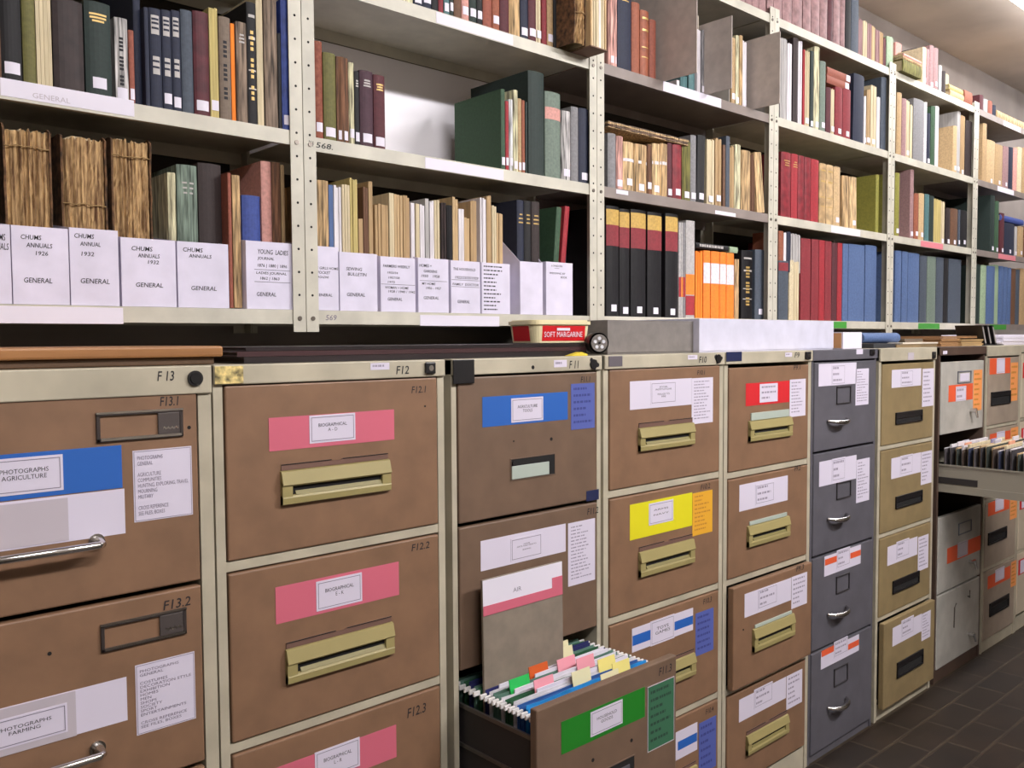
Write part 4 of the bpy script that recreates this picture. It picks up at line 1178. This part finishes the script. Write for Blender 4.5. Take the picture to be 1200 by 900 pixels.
magbox(0, 208, 267.8, 284.5, 'white box handwritten CHUMS ANNUALS without any year', [('CHUMS', .3, .88, .38, .065), ('ANNUALS', .44, .79, .44, .055), ('GENERAL', .5, .3, .5, .065)], depth=.26)
magbox(0, 288.5, 342.5, 283.6, 'white box handwritten YOUNG LADIES JOURNAL', [('YOUNG  LADIES', .58, .85, .66, .07), ('JOURNAL', .42, .745, .36, .055), ('1876 | 1880 | 1896', .56, .64, .64, .06), ('-', .56, .58, .78, 0), ('LADIES JOURNAL', .54, .53, .66, .05), ('1862 | 1863', .5, .45, .42, .055), ('-', .56, .4, .78, 0), ('GENERAL', .42, .22, .42, .06)], depth=.26)
magbox(1, 356, 396.5, 288.5, 'partly hidden white box beside the left upright of the second bay', [('THE GIRLS HOME', .6, .66, .8, .04), ('POCKET', .55, .59, .4, .045), ('MAGAZINE', .5, .52, .4, .035), ('GENERAL', .55, .24, .5, .045)])
magbox(1, 398, 442, 296.5, 'white box handwritten SEWING BULLETIN, GENERAL', [('SEWING', .38, .72, .42, .055), ('BULLETIN', .46, .63, .5, .055), ('GENERAL', .42, .28, .48, .06)])
magbox(1, 446, 486.5, 301.5, 'white box handwritten FARMERS WEEKLY above a stuck-on lower card', [('FARMERS WEEKLY', .46, .83, .78, .05), ('1953/54', .34, .71, .3, .04), ('1957/58', .38, .62, .32, .04), ('1972', .3, .54, .2, .04), ('-', .5, .495, .98, 0), ('WOMAN + HOME', .46, .44, .68, .045), ('1928 / 1940 / 1942', .6, .37, .78, .045), ('GENERAL', .4, .23, .42, .055)])
magbox(1, 490, 525.5, 303, 'white box handwritten HOMES + GARDENS with a ruled line', [('HOMES +', .24, .86, .4, .055), ('GARDENS', .4, .76, .44, .05), ('1950    1958', .4, .67, .6, .05), ('-', .5, .58, .9, 0), ('MY HOME', .34, .53, .44, .045), ('1956 - 1957', .5, .45, .5, .045), ('GENERAL', .42, .27, .5, .055)])
magbox(1, 528.5, 562.5, 306, 'white box handwritten HOUSEHOLD above a double ruled line', [('THE HOUSEHOLD', .46, .84, .76, .05), ('1922/23/25/1929', .54, .68, .8, .05), ('-', .5, .63, .96, 0), ('FAMILY  DOCTOR', .5, .55, .9, .045), ('-', .5, .5, .96, 0), ('GENERAL', .42, .22, .42, .06)])
magbox(1, 564.5, 597.5, 308.6, 'white box covered with a long handwritten list of titles', [('#12', .42, .5, .7, .92)])
magbox(1, 609.5, 636, 307, 'blank white box, left of the two tall boxes at the end', None, backh=.33)
magbox(1, 640, 671, 307.6, 'rightmost white box of the second bay with small writing near its top', [('LONDON', .4, .93, .42, .035), ('-', .4, .88, .18, 0), ('WEDDING BY', .42, .79, .6, .035), ('BOOK', .66, .72, .24, .04)], backh=.23)

# ------------------------------------------------------------------ standing folders in the open drawers
ROOTX = c11.ox; HF = c11.hw - .03
FC = dict(blue=(40, 140, 206), dblue=(48, 92, 160), green=(46, 92, 62), green2=(96, 130, 116), navy=(40, 42, 96), white=(216, 212, 218), lightblue=(120, 170, 200), grey=(150, 160, 160))
TABC = dict(pink=(236, 158, 172), green=(44, 190, 90), orange=(206, 92, 40), yellow=(236, 220, 130), cream=(226, 218, 176), white=(228, 226, 226))
seq = [(-.2, 'blue', 'cream', .62), (-.188, 'blue', None, 0), (-.176, 'blue', 'yellow', .84), (-.163, 'dblue', None, 0), (-.151, 'dblue', 'cream', .5), (-.14, 'white', 'yellow', .82), (-.128, 'green', 'pink', .2), (-.116, 'green', None, 0), (-.104, 'white', 'pink', .72), (-.092, 'green2', 'green', .08),
    (-.08, 'green2', 'pink', .6), (-.068, 'white', 'orange', .35), (-.055, 'navy', None, 0), (-.034, 'green', 'cream', .74), (-.02, 'green2', 'yellow', .66), (-.004, 'navy', 'cream', .8), (.012, 'green', 'yellow', .3), (.03, 'green2', 'white', .7)]
ZR = .638
CNM = dict(blue='bright blue', dblue='mid blue', green='dark green', green2='pale green', navy='navy', white='white')
cnt = {}
for i, (y, cf, tb, tp) in enumerate(seq):
    nm = CNM[cf]; cnt[nm] = cnt.get(nm, 0) + 1
    ordw = ['first', 'second', 'third', 'fourth', 'fifth'][cnt[nm] - 1]
    lab = '%s hanging file with %s tab, %s %s one from the open drawer front' % (nm, tb, ordw, nm) if tb else '%s hanging file without tab, %s %s one from the open drawer front' % (nm, ordw, nm)
    rt = thing('hanging_file', lab, 'hanging file', (ROOTX, y, ZR), 'hanging files in the open brown drawer')
    m_ = mat('file_' + cf, FC[cf], .6, 'noise', amt=.08, scale=30); r = random.Random(i); hz = r.uniform(.0, .008)
    b = MB(); n = 10
    top = [(-HF + .012 + 2 * (HF - .012) * q / n, hz + r.uniform(-.001, .001)) for q in range(n + 1)]
    for dy, dh in ((0, 0), (.0045, .004)):
        b.prism([(-HF + .012, -.2), (HF - .012, -.2)] + [(a_, z_ + dh) for a_, z_ in top[::-1]], dy, dy + .0012, m_, 'y')
    b.build('folder', rt)
    b = MB(); HK = mat('white_rail_plastic', (226, 222, 220), .4)
    for sx in (-1, 1): b.box(min(sx * (HF - .012), sx * (HF + .005)), -.0005, -.007, max(sx * (HF - .012), sx * (HF + .005)), .0045, .003, HK, .0012)
    b.build('hanger_rail', rt)
    if tb:
        x_ = -HF + .02 + (2 * HF - .1) * tp
        b = MB(); b.prism([(-.0012, .002), (.0006, .002), (.006, .03), (.0045, .0305)], x_, x_ + .055, mat('tab_' + tb, TABC[tb], .4), 'x'); b.build('index_tab', rt)
    if cf in ('white',) or i in (8, 10):
        MB().box(-HF + .03 + .1 * r.random(), .0052, -.19, HF - .03, .0075, hz + .012, PAPER).build('papers', rt)
# tall standing card
p0, p1, p2, p3 = ony(593, 685, -.09), ony(680.5, 661.5, -.09), ony(584.5, 797, -.09), ony(673, 752, -.09)
xa, xb = p2.x, p1.x - .004; zt_ = (p0.z + p1.z) / 2; zb_ = .45
rt = thing('upright_file', 'tall grey-brown card file with pink band standing up in the drawer', 'file', (xa, -.0445, zb_), None, (radians(-1.0), 0, 0))
w_ = xb - xa; H = zt_ - zb_
MB().box(.004, 0, 0, w_, .006, H, mat('grey_card', (134, 122, 108), .8, 'noise', amt=.05, scale=30), .001).build('card_sheet', rt)
zs_ = H - .058
b = MB(); b.box(.004, -.0008, zs_ + .0, w_ - .001, -.0001, H - .001, PAPER); b.text('AIR', w_ * .42, -.0012, H - .036, w_ * .1, .009, PALEINK); b.build('heading_label', rt)
MB().prism([(.004, zs_ - .016), (w_ - .001, zs_ - .016), (w_ - .001, zs_ + .026), (w_ * .86, zs_ + .026), (w_ * .86, zs_ + .004), (.004, zs_ + .004)], -.0016, -.0009, LABC['pink'], 'y').build('colour_band', rt)['label'] = 'pink band'

# files in the open pale drawer
r = random.Random(5); y = -.47; i = 0; PC = [(60, 56, 60), (90, 84, 88), (48, 54, 80), (74, 60, 52), (60, 66, 60)]
TOPC = [(228, 220, 214), (224, 160, 130), (224, 218, 224), (196, 190, 204), (234, 230, 228), (150, 144, 176)]
while y < -.01:
    nm = ['dark grey', 'mid grey', 'navy', 'brown', 'olive grey'][i % 5]
    rt = thing('hanging_file', '%s suspension file, number %s from the front in the far open drawer' % (nm, ['one', 'two', 'three', 'four', 'five', 'six', 'seven', 'eight', 'nine', 'ten', 'eleven', 'twelve', 'thirteen', 'fourteen', 'fifteen', 'sixteen', 'seventeen', 'eighteen', 'nineteen', 'twenty', 'twenty-one', 'twenty-two', 'twenty-three', 'twenty-four'][i]), 'hanging file', (c6.ox, y, .80), 'hanging files in the far open drawer')
    hh = ZT6 - .80 - r.uniform(.02, .045)
    MB().box(-HW6 + .012, 0, 0, HW6 - .012, .004, hh, mat('susp_%d' % (i % 5), PC[i % 5], .8, 'noise', amt=.1, scale=40), .001).box(-HW6 + .03, .0042, .01, HW6 - .03, .012, hh + r.uniform(0, .014), cmat(r.choice(['cream', 'white', 'white', 'buff']), 'p')).build('folder', rt)
    x_ = r.uniform(-.15, .08); MB().box(x_, -.002, hh + .0, x_ + .06, .004, hh + .018, mat('pale_tab_%d' % (i % 6), TOPC[i % 6], .5), .001).build('index_tab', rt)
    y += .0215; i += 1

# ------------------------------------------------------------------ things on top of the cabinets
WOOD = mat('varnished_wood', (176, 124, 74), .45, 'brush', scale=40, c2=(134, 90, 52)); DWOOD = mat('gap_shadow_wood', (96, 70, 46), .5, 'brush', scale=40, c2=(70, 50, 34))
xa, xb = -.14, onxz(262, 1.345, .02)
o = MB().box(0, 0, 0, xb - xa - .012, .3, .012, DWOOD, .002).build('wooden_board', None, (xa, .03, CT + .0006)); tag(o, 'dark lower wooden board filling the shadow gap under the brown one, left cabinet', 'board')  # dark brown filler painted for the shadow gap below the varnished board
o = MB().box(0, 0, 0, xb - xa, .34, .018, WOOD, .004).build('wooden_board', None, (xa, .02, CT + .0132)); tag(o, 'light brown varnished board lying on top of the left cabinet', 'board')
xa, xb = onxz(278, 1.34, .03), onxz(694, 1.345, .03)
tm = [mat('black_portfolio', (38, 30, 32), .35, 'brush', amt=.25, scale=30), mat('dark_maroon_portfolio', (60, 36, 38), .4, 'brush', amt=.2, scale=30)]
for i, (dx, hh, dd, lb) in enumerate([(0.0, .011, .32, 'lowest black portfolio under the others on the cabinets'), (-.012, .009, .31, 'middle dark maroon portfolio of the flat stack of three'), (.004, .007, .3, 'uppermost black portfolio of the flat stack of three')]):
    z = CT + .0006 + sum([.0115, .0095, .0075][:i])
    rt = thing('portfolio', lb, 'portfolio', (xa + dx + .012, .03, z), 'flat portfolios on the cabinets'); wv = xb - xa - .02 - dx - .012
    MB().box(0, .002, 0, wv, dd, .0022, tm[i % 2], .0005).box(0, .002, hh - .0022, wv, dd, hh, tm[i % 2], .0005).box(0, 0, 0, wv, .002, hh, tm[i % 2]).build('cover', rt)
    MB().box(.004, .0025, .0023, wv - .004, dd - .004, hh - .0023, mat('dark_sheets', (70, 60, 58), .8)).build('sheets', rt)
# short end of dark strap on the left board side
# margarine tub
z0 = CT + .031; xa, xb = onxz(604, 1.37, .06), onxz(683, 1.37, .06); 
TUB = mat('tub_plastic', (226, 214, 172), .35); REDP = mat('tub_red_print', (204, 26, 34), .35)
p = onx(683, 378, xb); cxm = (xa + xb) / 2; ang = 0
rt = thing('margarine_tub', 'cream margarine tub with red printed sides and lid', 'tub', (onxz(644, 1.37, .10), .10, z0), None, (0, 0, radians(-8)))
wv, dv, hv = .085, .055, .043
def rr(w_, d_, r_, n=5):
    pts = []
    for cx_, cy_, a0 in ((w_ - r_, d_ - r_, 0), (-w_ + r_, d_ - r_, 90), (-w_ + r_, -d_ + r_, 180), (w_ - r_, -d_ + r_, 270)):
        for k in range(n + 1): a = radians(a0 + 90 * k / n); pts.append((cx_ + r_ * cos(a), cy_ + r_ * sin(a)))
    return pts
b = MB(); lo_, hi_ = rr(wv * .93, dv * .93, .018), rr(wv, dv, .02); n = len(lo_)
b.add([(x, y, 0) for x, y in lo_] + [(x, y, hv) for x, y in hi_], [(i, (i + 1) % n, n + (i + 1) % n, n + i) for i in range(n)] + [tuple(range(n))[::-1], tuple(range(n, 2 * n))], TUB, False); b.build('tub_body', rt)
b = MB(); o1, o2 = rr(wv + .004, dv + .004, .022), rr(wv - .002, dv - .002, .02)
b.prism(o1, hv - .001, hv + .007, TUB, 'z'); b.prism(o2, hv + .007, hv + .0095, TUB, 'z'); b.build('lid', rt)
def wallp(x0, x1, z0, z1, off=.0006):
    f = lambda z: -(dv * .93 + dv * .07 * z / hv) - off
    return [(x0, f(z0), z0), (x1, f(z0), z0), (x1, f(z1), z1), (x0, f(z1), z1)]
MB().add(wallp(-wv * .72, wv * .76, .004, hv - .004), [(0, 1, 2, 3)], REDP).build('front_print', rt)
f = lambda z: -(wv * .93 + wv * .07 * z / hv) - .0006
MB().add([(f(.004), -dv * .6, .004), (f(.004), dv * .6, .004), (f(hv - .004), dv * .6, hv - .004), (f(hv - .004), -dv * .6, hv - .004)], [(0, 1, 2, 3)], REDP).build('side_print', rt)
b = MB(); vs, fs, a_, b_, c_, d_ = text_geo('SOFT MARGARINE'); k = .112 / (b_ - a_)
b.add([((v.x - (a_ + b_) / 2) * k, -(dv * .93 + dv * .07 * .32) - .0022, .013 + v.y * k * 1.3) for v in vs], fs, PAPER); b.box(-.02, -dv * .985 - .0016, .028, .018, -dv * .985 - .0006, .034, PAPER); b.build('lettering', rt)
# torch
p = ony(702, 402, .0); rt = thing('torch', 'black torch with round clear lens pointing at the viewer', 'torch', (p.x, .0, p.z), None, (0, 0, radians(-26)))
b = MB(); N = 24
b.tube([(0, 0, 0), (0, .004, 0), (0, .03, 0), (0, .055, 0), (0, .06, 0), (0, .17, 0), (0, .175, 0)], [.0245, .026, .0255, .018, .0145, .0145, .012], BLACKP, N, cap=False); b.build('torch_body', rt)
MB().tube([(0, -.0004, 0), (0, -.002, 0)], .0205, mat('torch_reflector', (220, 222, 230), .12, metal=1), N).build('reflector', rt)
b = MB()
for a in range(5):
    q = a * 1.257 + .3; b.tube([(.011 * cos(q), -.0021, .011 * sin(q)), (.011 * cos(q), -.0035, .011 * sin(q))], .0042, mat('led_lens', (245, 245, 250), .1, metal=.2), 12)
b.tube([(0, -.0021, 0), (0, -.0032, 0)], .003, DARK, 10); b.build('lens', rt)
# yellow scrap on F11
p = ony(672, 412, .01); o = MB().prism([(-.026, 0), (.03, 0), (.032, .003), (.012, .0085), (-.004, .005)], 0, .02, mat('yellow_cloth', (226, 200, 60), .7), 'y').build('yellow_scrap', None, (p.x + .004, -.002, CT + .0006)); tag(o, 'small yellow scrap lying at the front of the dull brown cabinet', 'scrap')
# flat boxes
def flatbox(label, u0, u1, h, y0, dep, m, skew=0):
    xa, xb = onxz(u0, CT + .04, y0), onxz(u1, CT + .04, y0)
    rt = thing('flat_box', label, 'box', (xa, y0, CT + .0006)); wv = xb - xa - .001
    MB().box(.002, .002, 0, wv - .002, dep - .002, h - .004, m).build('box_base', rt)
    b = MB(); b.box(0, 0, .004, wv, .0018, h, m, .0005); b.box(0, .0018, .004, .0018, dep, h, m); b.box(wv - .0018, .0018, .004, wv, dep, h, m); b.box(0, 0, h, wv, dep, h + .002, m, .0008); b.build('lid', rt); return rt
flatbox('dark grey flat cardboard box on the cabinets, left of the white one', 712, 814.5, .083, .05, .3, mat('grey_boxboard', (122, 116, 112), .8, 'noise', amt=.05, scale=40))
flatbox('long pale lavender flat box on top of the brown cabinets', 819.5, 977, .09, .03, .3, mat('lavender_boxboard', (204, 202, 218), .7, 'noise', amt=.03, scale=20))
# carton, roll, papers to the right
y0 = .05; xa, xb = onxz(988, 1.35, y0), onxz(1010, 1.35, y0)
rt = thing('small_carton', 'small white carton with tan end beside the lavender box', 'box', (xa, y0, CT + .0006)); hh = ony(1000, 389.5, y0).z - CT
MB().box(0, 0, 0, xb - xa, .12, hh, PAPER, .001).build('carton_body', rt); MB().box(-.0012, .006, .003, -.0002, .114, hh - .003, mat('tan_print', (214, 160, 108), .7)).build('end_print', rt)
xa, xb = onxz(1011.5, 1.37, .1), onxz(1054, 1.37, .1); z0 = CT + .018
o = MB().tube([(0, 0, 0), (xb - xa, 0, 0)], .0195, cmat('blue', 'c'), 18).tube([(-.001, 0, 0), (xb - xa + .001, 0, 0)], .012, DARK, 14).build('rolled_chart', None, (xa, .115, CT + .0366)); tag(o, 'blue roll lying behind the small white carton', 'roll')
o = MB().box(0, 0, 0, xb - xa + .03, .1, .0155, mat('black_folder', (44, 46, 52), .6), .002).build('folder', None, (xa, .06, CT + .0006)); tag(o, 'black folder lying under the blue roll', 'folder')
for i, (u0, u1, zz_, th, y0, dd, cc, lb) in enumerate([(1052, 1100, 0, .012, .05, .2, (150, 128, 94), 'lowest buff folder of the loose stack on the tan cabinet'), (1060, 1102, .0125, .006, .045, .2, (214, 204, 188), 'white papers lying on the buff folder on the tan cabinet'),
        (1062, 1084, .019, .014, .08, .18, (118, 104, 88), 'grey-brown folder topmost on the tan cabinet stack'), (1104, 1127, 0, .032, .06, .2, (170, 128, 84), 'brown card box on the chocolate cabinet top'), (1127.5, 1153, 0, .028, .05, .2, (188, 156, 108), 'tan folder beside the brown card box on the cabinet top'), (1106, 1150, .0325, .01, .07, .18, (150, 112, 74), 'flat brown folder laid over the card box and tan folder')]):
    xa, xb = onxz(u0, CT + zz_ + th / 2, y0), onxz(u1, CT + zz_ + th / 2, y0); r = random.Random(i); b = MB(); n = max(1, int(th / .005))
    for q in range(n): b.box(r.uniform(0, .008), r.uniform(0, .008), th * q / n, xb - xa - r.uniform(0, .008), dd, th * (q + 1) / n - .0004, mat('folder_%d_%d' % (i, q % 2), tuple(int(v * (1 - .08 * (q % 2))) for v in cc), .8), .0006)
    o = b.build('folder', None, (xa, y0, CT + .0006 + zz_)); tag(o, lb, 'folder')
# black letter rack
xa = onxz(1150, 1.36, .04); rt = thing('letter_rack', 'black wire-edged letter rack with slanted dividers on the beige cabinet', 'letter rack', (xa + .05, .04, CT + .0006))
MB().box(-.01, 0, 0, .22, .14, .004, BLACKP, .001).build('rack_base', rt)
for q in range(3): 
    x_ = .02 + .06 * q
    MB().prism([(x_, .004), (x_ + .022, .004), (x_ - .022, .088), (x_ - .044, .088)], .01, .12, BLACKP, 'y').prism([(x_ + .004, .01), (x_ + .014, .01), (x_ - .024, .08), (x_ - .034, .08)], .0085, .0098, SILVER, 'y').build('rack_divider', rt)
xa, xb = onxz(1176, 1.35, .05), onxz(1212, 1.35, .05); b = MB(); r = random.Random(2)
for q in range(6): b.box(r.uniform(0, .02), r.uniform(0, .01), .008 * q, xb - xa - r.uniform(0, .02), .28, .008 * q + .0075, PAPER, .0008)
o = b.build('paper_stack', None, (xa, .05, CT + .0006)); tag(o, 'stack of white papers on the far right cabinet top', 'papers')
